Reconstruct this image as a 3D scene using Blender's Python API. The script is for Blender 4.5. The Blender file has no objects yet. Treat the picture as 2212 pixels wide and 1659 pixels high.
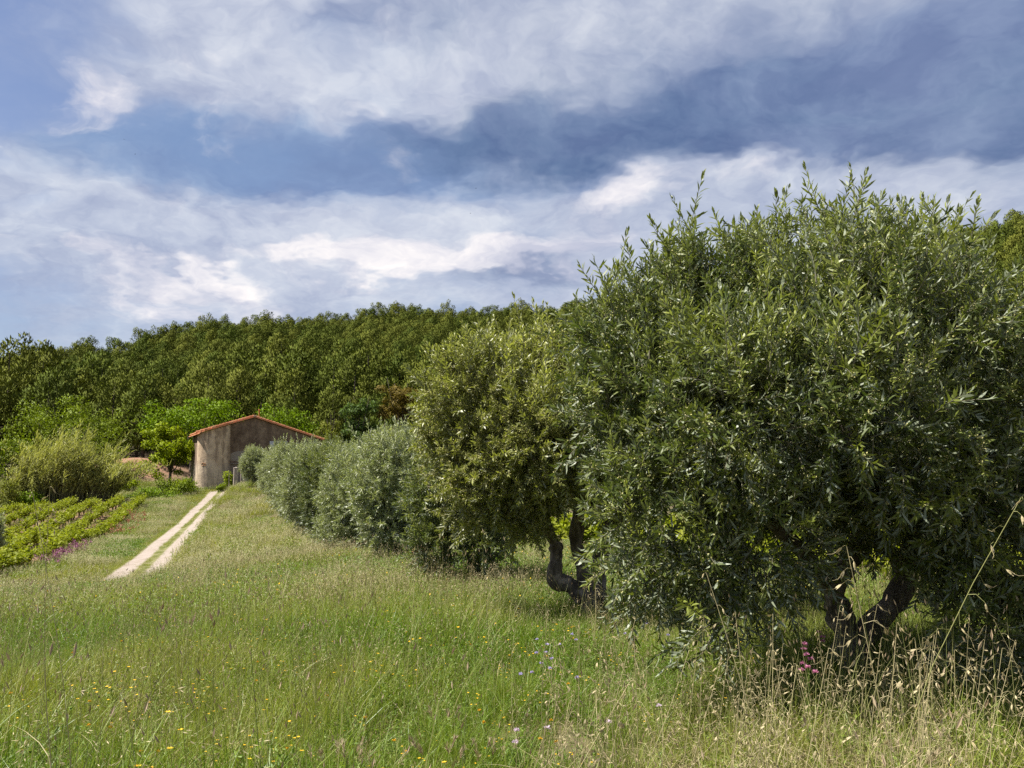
import bpy, math, random
import numpy as np
from mathutils import Vector, Matrix

sc = bpy.context.scene
C = sc.collection
rad = math.radians

# ------------------------------------------------------------------ camera
EYE = 1.75
PITCH = math.atan(179.5 / 1915.6)
cam_data = bpy.data.cameras.new('camera')
cam_data.sensor_fit = 'HORIZONTAL'
cam_data.angle = rad(60.0)
cam_data.clip_start = 0.05
cam_data.clip_end = 6000
cam = bpy.data.objects.new('camera', cam_data)
cam.location = (0, 0, EYE)
cam.rotation_euler = (rad(90) + PITCH, 0, 0)
C.objects.link(cam)
sc.camera = cam

# ------------------------------------------------------------------ sun and sky
SUN_AZ = rad(-88.0)      # compass angle from +Y (view direction), negative = left
SUN_EL = rad(57.0)
SUN_DIR = Vector((math.sin(SUN_AZ) * math.cos(SUN_EL), math.cos(SUN_AZ) * math.cos(SUN_EL), math.sin(SUN_EL)))
sun_l = bpy.data.lights.new('sun', 'SUN')
sun_l.energy = 5.0
sun_l.angle = rad(0.5)
sun_l.color = (1.0, 0.955, 0.88)
sun_o = bpy.data.objects.new('sun', sun_l)
sun_o.rotation_euler = SUN_DIR.to_track_quat('Z', 'Y').to_euler()
sun_o.location = (-40, 20, 60)
C.objects.link(sun_o)

sc.view_settings.view_transform = 'Standard'
sc.view_settings.look = 'None'
sc.view_settings.exposure = 1.15
sc.view_settings.gamma = 1.0
sc.view_settings.use_curve_mapping = False
sc.cycles.max_bounces = 7
sc.cycles.diffuse_bounces = 4
sc.cycles.glossy_bounces = 2
sc.cycles.transmission_bounces = 4
sc.cycles.transparent_max_bounces = 4
sc.cycles.sample_clamp_indirect = 6.0
sc.cycles.use_denoising = False
sc.cycles.use_adaptive_sampling = False

F = 1915.6


def P(px, py, d):
    """Point at depth d seen at (px, py) of the photograph viewed 2212 wide."""
    u = (829.5 - py) / F
    r = (px - 1106.0) / F
    cy, sy = math.cos(PITCH), math.sin(PITCH)
    y = cy - u * sy
    s = d / y
    return Vector((r * s, d, EYE + (sy + u * cy) * s))


def sky_dir(px, py):
    return (P(px, py, 1.0) - Vector((0, 0, EYE))).normalized()


world = bpy.data.worlds.new("World")
sc.world = world
world.use_nodes = True
wt = world.node_tree
wt.nodes.clear()


class NT:
    """Small helper for node trees."""
    def __init__(s, tree):
        s.t = tree

    def n(s, typ, **kw):
        nd = s.t.nodes.new(typ)
        for k, v in kw.items():
            setattr(nd, k, v)
        return nd

    def put(s, sock, v):
        if hasattr(v, 'is_output'):
            s.t.links.new(v, sock)
        elif v is not None:
            sock.default_value = v

    def math(s, op, a, b=None, c=None, clamp=False):
        nd = s.n('ShaderNodeMath', operation=op, use_clamp=clamp)
        s.put(nd.inputs[0], a)
        if b is not None: s.put(nd.inputs[1], b)
        if c is not None: s.put(nd.inputs[2], c)
        return nd.outputs[0]

    def vmath(s, op, a, b=None, scale=None):
        nd = s.n('ShaderNodeVectorMath', operation=op)
        s.put(nd.inputs[0], a)
        if b is not None: s.put(nd.inputs[1], b)
        if scale is not None: s.put(nd.inputs[3], scale)
        return nd.outputs[1] if op in ('LENGTH', 'DOT_PRODUCT', 'DISTANCE') else nd.outputs[0]

    def noise(s, vec, scale, detail=4, rough=0.55, dist=0.0, color=False):
        nd = s.n('ShaderNodeTexNoise')
        s.put(nd.inputs['Vector'], vec)
        nd.inputs['Scale'].default_value = scale
        nd.inputs['Detail'].default_value = detail
        nd.inputs['Roughness'].default_value = rough
        nd.inputs['Distortion'].default_value = dist
        return nd.outputs['Color'] if color else nd.outputs[0]

    def ramp(s, fac, a, b, lo=0.0, hi=1.0):
        nd = s.n('ShaderNodeMapRange', interpolation_type='SMOOTHSTEP')
        s.put(nd.inputs[0], fac)
        nd.inputs[1].default_value = a
        nd.inputs[2].default_value = b
        nd.inputs[3].default_value = lo
        nd.inputs[4].default_value = hi
        return nd.outputs[0]

    def mix(s, fac, a, b, mode='MIX'):
        nd = s.n('ShaderNodeMix', data_type='RGBA', blend_type=mode)
        s.put(nd.inputs[0], fac)
        s.put(nd.inputs[6], col4(a))
        s.put(nd.inputs[7], col4(b))
        return nd.outputs[2]


def col4(c):
    if hasattr(c, 'is_output'):
        return c
    return (c[0], c[1], c[2], 1.0)


def build_sky():
    w = NT(wt)
    tc = w.n('ShaderNodeTexCoord')
    D = tc.outputs['Generated']
    nish = w.n('ShaderNodeTexSky', sky_type='NISHITA')
    nish.sun_disc = False
    nish.sun_elevation = SUN_EL
    nish.sun_rotation = SUN_AZ
    nish.air_density = 1.0
    nish.dust_density = 1.2
    nish.ozone_density = 2.0
    # clouds lie on a layer overhead: project the direction onto it
    sep = w.n('ShaderNodeSeparateXYZ')
    w.put(sep.inputs[0], D)
    zc = w.math('ADD', w.math('MAXIMUM', sep.outputs[2], 0.0), 0.22)
    flat = w.n('ShaderNodeCombineXYZ')
    w.put(flat.inputs[0], w.math('DIVIDE', sep.outputs[0], zc))
    w.put(flat.inputs[1], w.math('DIVIDE', sep.outputs[1], zc))
    w.put(flat.inputs[2], w.math('MULTIPLY', sep.outputs[2], 1.5))
    FL = flat.outputs[0]
    # warp directions so that the cloud masses get ragged, billowing outlines
    wn = w.vmath('SUBTRACT', w.noise(FL, 1.6, 5, 0.6, color=True), (0.5, 0.5, 0.5))
    W1 = w.vmath('ADD', D, w.vmath('SCALE', wn, scale=0.19))
    wn2 = w.vmath('SUBTRACT', w.noise(w.vmath('MULTIPLY', W1, (1.0, 1.0, 1.5)), 5.5, 5, 0.64, color=True), (0.5, 0.5, 0.5))
    W = w.vmath('ADD', W1, w.vmath('SCALE', wn2, scale=0.062))

    def blob(px, py, rx, ry, amp):
        c = sky_dir(px, py)
        v = w.vmath('SUBTRACT', W, tuple(c))
        v = w.vmath('MULTIPLY', v, (F / rx, F / rx, F / ry))
        l2 = w.vmath('DOT_PRODUCT', v, v)
        return w.math('MULTIPLY', w.math('EXPONENT', w.math('MULTIPLY', l2, -1.0)), amp)

    def field(lst, base):
        acc = base
        for b in lst:
            acc = w.math('ADD', acc, blob(*b))
        return acc

    FW = w.vmath('ADD', FL, w.vmath('SCALE', wn, scale=0.45))
    nA = w.noise(FW, 1.3, 7, 0.60)
    nB = w.noise(w.vmath('MULTIPLY', W, (1.0, 1.0, 1.9)), 3.4, 7, 0.60)
    e0 = w.noise(w.vmath('ADD', FW, (7.3, 2.1, 4.4)), 2.4, 5, 0.58)
    e1 = w.noise(w.vmath('ADD', FW, (7.22, 2.06, 4.55)), 2.4, 5, 0.58)
    emb = w.math('SUBTRACT', e0, e1)
    nC = w.noise(w.vmath('ADD', FL, (1.9, 9.7, 3.0)), 0.7, 3, 0.55)
    # veil of pale cloud over the blue
    pale = field([(300, 130, 420, 90, .25), (620, 130, 330, 120, .35), (900, 190, 260, 90, .45), (120, 350, 240, 80, .35),
                  (560, 470, 760, 80, .45), (1200, 440, 500, 120, .4), (1900, 400, 420, 120, .35), (800, 590, 1100, 110, .45),
                  (560, 325, 330, 75, -.35), (100, 60, 300, 90, -.25), (40, 470, 160, 60, -.4), (1200, 120, 300, 100, .25)],
                 w.math('MULTIPLY_ADD', nA, 2.6, -0.98))
    pale = w.ramp(pale, 0.05, 0.85)
    # dark undersides
    dark = field([(1400, 285, 560, 75, .70), (1050, 270, 220, 70, .42), (1750, 210, 420, 110, .42), (2150, 230, 260, 130, 1.1), (1950, 110, 380, 110, .38),
                  (1250, 60, 330, 60, .25), (950, 100, 200, 50, .22), (700, 40, 300, 40, .20), (120, 410, 200, 60, .12), (1130, 200, 150, 60, .18), (850, 600, 150, 22, .14), (1150, 600, 170, 25, .16),
                  (850, 130, 260, 60, -.3), (900, 230, 250, 50, -.35), (300, 160, 300, 70, -.3), (1500, 440, 900, 60, -.35)],
                 w.math('MULTIPLY_ADD', nB, 1.2, -0.60))
    dark = w.ramp(dark, 0.05, 0.80)
    blue = w.ramp(field([(600, 335, 330, 62, 1.15), (240, 365, 170, 50, .6), (180, 265, 90, 40, .35), (720, 60, 90, 50, .3), (40, 470, 110, 45, .45), (440, 240, 160, 40, .35), (850, 300, 160, 60, .5)], w.math('MULTIPLY_ADD', nB, 1.9, -0.98)), 0.08, .95)
    # sunlit heads: rounded, billowing outlines
    vo = w.n('ShaderNodeTexVoronoi', feature='F1')
    w.put(vo.inputs['Vector'], w.vmath('MULTIPLY', W, (1.0, 1.0, 1.35)))
    vo.inputs['Scale'].default_value = 9.0
    vo.inputs['Detail'].default_value = 1.0
    vo.inputs['Roughness'].default_value = 0.6
    puff = vo.outputs['Distance']
    nH = w.noise(w.vmath('MULTIPLY', W1, (1.0, 1.0, 1.5)), 6.0, 6, 0.62)
    h0 = w.noise(w.vmath('MULTIPLY', W, (1.0, 1.0, 1.5)), 7.0, 5, 0.6)
    h1 = w.noise(w.vmath('MULTIPLY', w.vmath('ADD', W, (-.018, 0, .022)), (1.0, 1.0, 1.5)), 7.0, 5, 0.6)
    emb2 = w.math('SUBTRACT', h0, h1)
    brt = field([(165, 175, 110, 60, .75), (510, 100, 70, 60, .42), (840, 545, 260, 42, 1.0), (1100, 555, 170, 40, .8), (650, 540, 60, 26, .42),
                 (1340, 425, 190, 55, .7), (930, 240, 170, 45, .3), (190, 590, 190, 34, .42), (480, 600, 180, 40, .6), (390, 432, 60, 28, .4), (260, 340, 90, 26, .3),
                 (5, 295, 50, 22, .45), (1330, 540, 140, 40, .42), (1850, 385, 260, 40, .3), (2150, 400, 160, 40, .3), (620, 640, 700, 60, .32), (835, 65, 60, 40, .3),
                 (250, 670, 240, 30, .45)],
                 w.math('ADD', w.math('MULTIPLY_ADD', nH, 2.3, -0.80), w.math('MULTIPLY', puff, -0.65)))
    brt = w.math('MULTIPLY', w.ramp(brt, 0.12, 0.82), w.math('MULTIPLY_ADD', dark, -0.8, 1.0))
    clear = w.mix(1.0, nish.outputs[0], (1.0, 0.95, 1.03), 'MULTIPLY')
    veil = w.mix(w.ramp(nC, .3, .7), (4.1, 4.6, 5.85), (5.4, 5.75, 6.75))
    darkc = w.mix(w.ramp(nA, .35, .7), (0.95, 1.6, 3.0), (1.75, 2.35, 4.0))
    c = w.mix(w.math('MULTIPLY', pale, 0.88), clear, veil)
    c = w.mix(w.math('MULTIPLY', blue, 0.8), c, (1.75, 2.75, 4.8))
    c = w.mix(w.math('MULTIPLY', dark, 0.92), c, darkc)
    c = w.mix(w.math('MULTIPLY', brt, 0.92), c, (7.7, 7.5, 7.9))
    nD = w.noise(w.vmath('ADD', W, (4.0, 1.0, 2.0)), 7.5, 5, 0.64)
    shade = w.math('MULTIPLY', w.ramp(nD, .22, .78, .91, 1.09), w.math('MINIMUM', w.math('MAXIMUM', w.math('ADD', w.math('MULTIPLY', emb2, 1.35), w.math('MULTIPLY_ADD', emb, 0.45, 1.0)), .80), 1.22))
    cmb = w.n('ShaderNodeCombineXYZ')
    for i_, e_ in enumerate((1.15, 1.0, .6)): w.put(cmb.inputs[i_], w.math('POWER', shade, e_))
    c = w.mix(w.math('MAXIMUM', w.math('MAXIMUM', pale, dark), brt), c, w.mix(1.0, c, cmb.outputs[0], 'MULTIPLY'))
    bg = w.n('ShaderNodeBackground')
    w.put(bg.inputs[0], c)
    bg.inputs[1].default_value = 0.052
    out = w.n('ShaderNodeOutputWorld')
    w.t.links.new(bg.outputs[0], out.inputs[0])


build_sky()

# ------------------------------------------------------------------ helpers
rng = np.random.default_rng(11)
random.seed(7)


def tag(o, label=None, cat=None, group=None, kind=None):
    if label: o['label'] = label
    if cat: o['category'] = cat
    if group: o['group'] = group
    if kind: o['kind'] = kind
    return o


def empty(name, loc=(0, 0, 0), rotz=0.0):
    o = bpy.data.objects.new(name, None)
    o.empty_display_size = 0.3
    o.location = loc
    o.rotation_euler = (0, 0, rotz)
    C.objects.link(o)
    return o


def copy_tree(o, parent=None):
    c = o.copy()
    C.objects.link(c)
    if parent is not None:
        c.parent = parent
    for ch in o.children:
        copy_tree(ch, c)
    return c


class MB:
    """Collects vertices and faces; builds ONE mesh object."""
    def __init__(s):
        s.v, s.f, s.m, s.a, s.n = [], [], [], [], 0

    def add(s, v, f, mat=0, var=None):
        v = np.asarray(v, dtype=float).reshape(-1, 3)
        s.v.append(v)
        n0 = s.n
        s.f.extend([tuple(int(i) + n0 for i in q) for q in f])
        s.m.extend([mat] * len(f))
        s.a.append(np.full(len(v), 0.5) if var is None else np.broadcast_to(np.asarray(var, float), (len(v),)))
        s.n += len(v)

    def box(s, c, size, rotz=0.0, mat=0):
        x, y, z = (q / 2 for q in size)
        v = np.array([(i, j, k) for i in (-x, x) for j in (-y, y) for k in (-z, z)])
        cz, sz = math.cos(rotz), math.sin(rotz)
        v = np.stack([v[:, 0] * cz - v[:, 1] * sz, v[:, 0] * sz + v[:, 1] * cz, v[:, 2]], 1) + np.array(c)
        s.add(v, [(0, 1, 3, 2), (4, 6, 7, 5), (0, 4, 5, 1), (2, 3, 7, 6), (0, 2, 6, 4), (1, 5, 7, 3)], mat)

    def tube(s, pts, radii, sides=8, mat=0, rough=0.0, cap=True, seed=0):
        r_ = np.random.default_rng(seed)
        pts = [Vector(p) for p in pts]
        rings = []
        ref = Vector((0.31, 0.95, 0.05))
        for i, p in enumerate(pts):
            d = (pts[min(i + 1, len(pts) - 1)] - pts[max(i - 1, 0)]).normalized()
            a = d.cross(ref)
            if a.length < 1e-3: a = d.cross(Vector((1, 0, 0)))
            a.normalize()
            b = d.cross(a)
            for k in range(sides):
                t = 2 * math.pi * k / sides
                rr = radii[i] * (1 + rough * (r_.random() - 0.5) * 2)
                rings.append(p + (a * math.cos(t) + b * math.sin(t)) * rr)
        f = []
        for i in range(len(pts) - 1):
            for k in range(sides):
                k2 = (k + 1) % sides
                f.append((i * sides + k, (i + 1) * sides + k, (i + 1) * sides + k2, i * sides + k2))
        if cap:
            f.append(tuple(range(sides)))
            f.append(tuple(range((len(pts) - 1) * sides + sides - 1, (len(pts) - 1) * sides - 1, -1)))
        s.add([tuple(q) for q in rings], f, mat)

    def leaves(s, base, axis, normal, length, width, mat=0, var=None, bend=0.0, fold=False):
        """Vectorised lanceolate leaves: base (N,3), axis (N,3), normal (N,3)."""
        base, axis, normal = (np.asarray(q, float) for q in (base, axis, normal))
        n = len(base)
        length = np.broadcast_to(np.asarray(length, float), (n,))[:, None]
        width = np.broadcast_to(np.asarray(width, float), (n,))[:, None]
        axis = axis / np.maximum(np.linalg.norm(axis, axis=1, keepdims=True), 1e-9)
        side = np.cross(axis, normal)
        side /= np.maximum(np.linalg.norm(side, axis=1, keepdims=True), 1e-9)
        nn = np.cross(side, axis)
        if var is None: var = rng.random(n)
        if fold:      # six points: base, 2 mid pairs, tip - gently arched
            b = np.broadcast_to(np.asarray(bend, float), (n,))[:, None]
            p0 = base
            m1 = base + axis * length * 0.33 + nn * length * b * 0.75
            m2 = base + axis * length * 0.68 + nn * length * b * 0.7
            p5 = base + axis * length - nn * length * b * 0.25
            up = nn * width * 0.16
            v = np.stack([p0, m1 + side * width * 0.5 + up, m1 - side * width * 0.5 + up, m2 + side * width * 0.42 + up, m2 - side * width * 0.42 + up, p5], 1)
            idx = np.arange(n)[:, None] * 6
            f = np.concatenate([idx + np.array([0, 1, 2]), idx + np.array([3, 5, 4])]).tolist()
            f += (idx + np.array([1, 3, 4, 2])).tolist()
            s.add(v.reshape(-1, 3), f, mat, np.repeat(var, 6))
        else:
            mid = base + axis * length * 0.45 + nn * length * np.asarray(bend)
            v = np.stack([base, mid + side * width * 0.5, base + axis * length, mid - side * width * 0.5], 1)
            idx = np.arange(n)[:, None] * 4 + np.arange(4)
            s.add(v.reshape(-1, 3), idx.tolist(), mat, np.repeat(var, 4))

    def blades(s, base, h, w, ldir, lean, seg=3, mat=0, var=None, twist=None):
        """Vectorised grass blades / stalks: flat tapering strips. Returns tip positions."""
        base = np.asarray(base, float)
        n = len(base)
        h, w, ldir, lean = (np.broadcast_to(np.asarray(q, float), (n,)) for q in (h, w, ldir, lean))
        if var is None: var = rng.random(n)
        if twist is None: twist = rng.uniform(0, 6.28, n)
        L = np.stack([np.cos(ldir), np.sin(ldir)], 1)
        S = np.stack([np.cos(twist), np.sin(twist)], 1)
        rows = []
        for k in range(seg + 1):
            t = k / seg
            off = L * (lean * h * t ** 1.8)[:, None]
            z = h * t * (1 - 0.32 * np.minimum(lean, 1.6) * t)
            c = np.concatenate([base[:, :2] + off, (base[:, 2] + z)[:, None]], 1)
            if k < seg:
                hw = (w * 0.5 * (1 - 0.75 * t ** 1.5))[:, None]
                sv = np.concatenate([S * hw, np.zeros((n, 1))], 1)
                rows += [c - sv, c + sv]
            else:
                rows.append(c)
        v = np.stack(rows, 1)
        m = 2 * seg + 1
        idx = np.arange(n)[:, None] * m
        f = []
        for k in range(seg - 1):
            f += (idx + np.array([2 * k, 2 * k + 1, 2 * k + 3, 2 * k + 2])).tolist()
        f += (idx + np.array([2 * seg - 2, 2 * seg - 1, 2 * seg])).tolist()
        s.add(v.reshape(-1, 3), f, mat, np.repeat(var, m))
        return v[:, -1], L

    def mesh(s, name, mats, smooth=False, normals=None):
        me = bpy.data.meshes.new(name)
        v = np.concatenate(s.v) if s.v else np.zeros((0, 3))
        me.from_pydata(v.tolist(), [], s.f)
        for m in (mats if isinstance(mats, (list, tuple)) else [mats]):
            me.materials.append(m)
        if len(me.polygons):
            me.polygons.foreach_set('material_index', np.array(s.m, dtype=np.int32))
            if smooth:
                me.polygons.foreach_set('use_smooth', np.ones(len(me.polygons), dtype=bool))
        at = me.attributes.new('var', 'FLOAT', 'POINT')
        at.data.foreach_set('value', np.concatenate(s.a).astype(np.float32))
        me.update()
        if normals is not None:      # soft crown normals
            me.polygons.foreach_set('use_smooth', np.ones(len(me.polygons), dtype=bool))
            me.normals_split_custom_set_from_vertices(np.asarray(normals, float).tolist())
        return me

    def build(s, name, mats, parent=None, smooth=False, link=True, loc=None, normals=None):
        o = bpy.data.objects.new(name, s.mesh(name, mats, smooth, normals))
        if link: C.objects.link(o)
        if parent is not None: o.parent = parent
        if loc is not None: o.location = loc
        return o


def unit(v):
    return v / np.maximum(np.linalg.norm(v, axis=-1, keepdims=True), 1e-9)


def rand_dirs(n):
    return unit(rng.normal(size=(n, 3)))


def euler_from_dir(d, spin):
    """Euler XYZ that turns +Z into d with a spin about it (arrays)."""
    d = unit(d)
    th = np.arccos(np.clip(d[:, 2], -1, 1))
    ph = np.arctan2(d[:, 1], d[:, 0])
    ct, st, cp, sp, cs, ss = np.cos(th), np.sin(th), np.cos(ph), np.sin(ph), np.cos(spin), np.sin(spin)
    # M = Rz(ph) Ry(th) Rz(spin)
    m00 = cp * ct * cs - sp * ss; m01 = -cp * ct * ss - sp * cs; m02 = cp * st
    m10 = sp * ct * cs + cp * ss; m11 = -sp * ct * ss + cp * cs; m12 = sp * st
    m20 = -st * cs; m21 = st * ss; m22 = ct
    ry = -np.arcsin(np.clip(m20, -1, 1))
    rx = np.arctan2(m21, m22)
    rz = np.arctan2(m10, m00)
    M = np.stack([np.stack([m00, m01, m02], 1), np.stack([m10, m11, m12], 1), np.stack([m20, m21, m22], 1)], 1)
    return np.stack([rx, ry, rz], 1), M


_groups = {}


def scatter_group(coll):
    if coll.name in _groups:
        return _groups[coll.name]
    g = bpy.data.node_groups.new('scatter ' + coll.name, 'GeometryNodeTree')
    g.interface.new_socket('Geometry', in_out='INPUT', socket_type='NodeSocketGeometry')
    g.interface.new_socket('Geometry', in_out='OUTPUT', socket_type='NodeSocketGeometry')
    N, L = g.nodes, g.links
    gi, go = N.new('NodeGroupInput'), N.new('NodeGroupOutput')
    ip = N.new('GeometryNodeInstanceOnPoints')
    ci = N.new('GeometryNodeCollectionInfo')
    ci.inputs['Collection'].default_value = coll
    ci.inputs['Separate Children'].default_value = True
    ci.inputs['Reset Children'].default_value = True

    def attr(name, typ):
        a = N.new('GeometryNodeInputNamedAttribute')
        a.data_type = typ
        a.inputs['Name'].default_value = name
        return a.outputs['Attribute']
    e2r = N.new('FunctionNodeEulerToRotation')
    L.new(attr('rot', 'FLOAT_VECTOR'), e2r.inputs[0])
    L.new(gi.outputs[0], ip.inputs['Points'])
    L.new(ci.outputs[0], ip.inputs['Instance'])
    ip.inputs['Pick Instance'].default_value = True
    L.new(attr('idx', 'INT'), ip.inputs['Instance Index'])
    L.new(e2r.outputs[0], ip.inputs['Rotation'])
    L.new(attr('scl', 'FLOAT_VECTOR'), ip.inputs['Scale'])
    L.new(ip.outputs[0], go.inputs[0])
    _groups[coll.name] = g
    return g


def proto_collection(name, objs):
    c = bpy.data.collections.new(name)
    for i, o in enumerate(objs):
        o.name = '%s_%03d' % (name, i)
        c.objects.link(o)
    return c


def scatter(name, coll, pos, rot, scl, idx, tint, parent=None, kind='stuff'):
    me = bpy.data.meshes.new(name)
    n = len(pos)
    me.vertices.add(n)
    me.vertices.foreach_set('co', np.asarray(pos, np.float32).ravel())
    scl = np.asarray(scl, np.float32)
    if scl.ndim == 1: scl = np.repeat(scl[:, None], 3, 1)
    for nm, typ, key, data in (('rot', 'FLOAT_VECTOR', 'vector', rot), ('scl', 'FLOAT_VECTOR', 'vector', scl), ('idx', 'INT', 'value', idx), ('tint', 'FLOAT', 'value', tint)):
        a = me.attributes.new(nm, typ, 'POINT')
        a.data.foreach_set(key, np.asarray(data, np.int32 if typ == 'INT' else np.float32).ravel())
    me.update()
    o = bpy.data.objects.new(name, me)
    C.objects.link(o)
    if parent is not None: o.parent = parent
    md = o.modifiers.new('scatter', 'NODES')
    md.node_group = scatter_group(coll)
    o['kind'] = kind
    return o


# ------------------------------------------------------------------ materials
def new_mat(name):
    m = bpy.data.materials.new(name)
    m.use_nodes = True
    m.node_tree.nodes.clear()
    return m, NT(m.node_tree)


def finish(m, n, shader):
    o = n.n('ShaderNodeOutputMaterial')
    n.t.links.new(shader, o.inputs[0])
    return m


def principled(n, color, rough=0.8, spec=0.3, bump=None):
    p = n.n('ShaderNodeBsdfPrincipled')
    n.put(p.inputs['Base Color'], col4(color))
    n.put(p.inputs['Roughness'], rough)
    p.inputs['Specular IOR Level'].default_value = spec
    if bump is not None:
        b = n.n('ShaderNodeBump')
        b.inputs['Strength'].default_value = bump[1]
        b.inputs['Distance'].default_value = bump[2]
        n.put(b.inputs['Height'], bump[0])
        n.t.links.new(b.outputs[0], p.inputs['Normal'])
    return p.outputs[0]


def attr_fac(n, name, typ='GEOMETRY'):
    a = n.n('ShaderNodeAttribute', attribute_type=typ, attribute_name=name)
    return a.outputs['Fac']


def leaf_mat(name, a, b, c=None, under=None, rough=0.5, spec=0.35, transl=0.3, tint=None, tmul=(1.5, 1.6, 0.7)):
    """a..b by leaf, c by instance tint, under = colour of the back of the leaf."""
    m, n = new_mat(name)
    colr = n.mix(attr_fac(n, 'var'), a, b)
    if c is not None:
        colr = n.mix(attr_fac(n, 'tint', 'INSTANCER'), colr, c)
    if tint is not None:       # per-object variation
        oi = n.n('ShaderNodeObjectInfo')
        colr = n.mix(n.math('MULTIPLY', oi.outputs['Random'], 0.85), colr, tint)
    front = colr
    if under is not None:
        g = n.n('ShaderNodeNewGeometry')
        colr = n.mix(g.outputs['Backfacing'], front, under)
    p = principled(n, colr, rough, spec)
    if transl > 0:
        t = n.n('ShaderNodeBsdfTranslucent')
        n.put(t.inputs[0], n.mix(1.0, front, tmul, 'MULTIPLY'))
        ms = n.n('ShaderNodeMixShader')
        ms.inputs[0].default_value = transl
        n.t.links.new(p, ms.inputs[1])
        n.t.links.new(t.outputs[0], ms.inputs[2])
        p = ms.outputs[0]
    return finish(m, n, p)


def bark_mat(name, a, b, scale=14.0):
    m, n = new_mat(name)
    tc = n.n('ShaderNodeTexCoord')
    v = n.vmath('MULTIPLY', tc.outputs['Object'], (1, 1, 0.35))
    nz = n.noise(v, scale, 6, 0.65)
    nl = n.noise(tc.outputs['Object'], scale * 0.3, 3)
    c = n.mix(n.ramp(nz, .35, .65), a, b)
    c = n.mix(n.ramp(nl, .55, .7), c, tuple(min(1, q * 1.8) for q in b))
    return finish(m, n, principled(n, c, 0.9, 0.15, (nz, 0.8, 0.02)))


def plain_mat(name, a, b=None, scale=8.0, rough=0.85, spec=0.2, bump=0.3, dist=0.01):
    m, n = new_mat(name)
    tc = n.n('ShaderNodeTexCoord')
    nz = n.noise(tc.outputs['Object'], scale, 6, 0.6)
    c = n.mix(n.ramp(nz, .3, .7), a, b if b is not None else tuple(q * 0.7 for q in a))
    return finish(m, n, principled(n, c, rough, spec, (nz, bump, dist)))


M = {}
M['bark'] = bark_mat('olive bark', (0.075, 0.06, 0.048), (0.21, 0.175, 0.145))
M['cut_wood'] = plain_mat('cut olive wood', (0.30, 0.15, 0.05), (0.18, 0.09, 0.04), 20)
M['pine_bark'] = bark_mat('pine bark', (0.07, 0.05, 0.04), (0.17, 0.13, 0.11), 5)
M['tree_bark'] = bark_mat('tree bark', (0.06, 0.048, 0.038), (0.15, 0.12, 0.095), 5)
M['olive'] = leaf_mat('olive leaf', (0.044, 0.066, 0.014), (0.092, 0.118, 0.026), (0.24, 0.265, 0.050), (0.25, 0.28, 0.185), 0.44, 0.27, 0.22)
M['olive_warm'] = leaf_mat('olive leaf in flower', (0.115, 0.13, 0.026), (0.20, 0.21, 0.050), (0.36, 0.37, 0.09), (0.29, 0.30, 0.17), 0.42, 0.35, 0.26)
M['olive_silver'] = leaf_mat('silver olive leaf', (0.17, 0.20, 0.085), (0.27, 0.295, 0.14), (0.31, 0.33, 0.155), (0.40, 0.42, 0.30), 0.42, 0.38, 0.22)
M['twig'] = plain_mat('olive twig', (0.16, 0.15, 0.10), (0.10, 0.09, 0.06), 30)
M['bud'] = plain_mat('olive buds', (0.42, 0.40, 0.16), (0.33, 0.30, 0.12), 40, bump=0)
M['pine'] = leaf_mat('pine needles', (0.034, 0.054, 0.008), (0.092, 0.120, 0.018), None, None, 0.8, 0.06, 0.08, tint=(0.130, 0.138, 0.022))
M['broad'] = leaf_mat('broad leaves deep green', (0.090, 0.150, 0.003), (0.16, 0.235, 0.008), None, None, 0.6, 0.12, 0.25)
M['lime'] = leaf_mat('young lime green leaves', (0.16, 0.21, 0.004), (0.25, 0.295, 0.010), None, None, 0.6, 0.12, 0.3)
M['mid'] = leaf_mat('acacia leaves', (0.090, 0.130, 0.005), (0.16, 0.205, 0.012), None, None, 0.6, 0.12, 0.25)
M['bluegreen'] = leaf_mat('blue green leaves', (0.062, 0.105, 0.024), (0.105, 0.155, 0.040), None, None, 0.6, 0.12, 0.25)
M['oak'] = leaf_mat('brownish oak leaves', (0.10, 0.075, 0.014), (0.155, 0.115, 0.022), None, None, 0.65, 0.1, 0.2)
M['yellowish'] = leaf_mat('olive green loose leaves', (0.10, 0.115, 0.012), (0.155, 0.165, 0.024), None, None, 0.65, 0.1, 0.25)
M['reed_leaf'] = leaf_mat('reed leaves', (0.18, 0.19, 0.045), (0.43, 0.42, 0.15), None, None, 0.55, 0.2, 0.25)
M['reed_stem'] = leaf_mat('reed stems', (0.13, 0.125, 0.05), (0.20, 0.17, 0.08), None, None, 0.6, 0.3, 0.0)
M['vine'] = leaf_mat('vine leaves', (0.175, 0.215, 0.010), (0.275, 0.295, 0.024), None, None, 0.6, 0.15, 0.35, tmul=(1.3, 1.35, 0.6))
M['g_green'] = leaf_mat('meadow green', (0.080, 0.148, 0.009), (0.225, 0.295, 0.030), (0.34, 0.32, 0.075), None, 0.5, 0.3, 0.3, tmul=(1.3, 1.35, 0.6))
M['g_lush'] = leaf_mat('lush meadow green', (0.085, 0.165, 0.013), (0.17, 0.26, 0.028), (0.25, 0.27, 0.05), None, 0.45, 0.35, 0.3, tmul=(1.3, 1.35, 0.6))
M['g_straw'] = leaf_mat('straw', (0.36, 0.30, 0.14), (0.52, 0.45, 0.25), (0.30, 0.30, 0.12), None, 0.55, 0.3, 0.15, tmul=(1.1, 1.05, 0.8))
M['far_seed'] = leaf_mat('pale distant seed heads', (0.42, 0.39, 0.19), (0.60, 0.56, 0.33), None, None, 0.6, 0.2, 0.2, tmul=(1.1, 1.05, 0.9))
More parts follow.
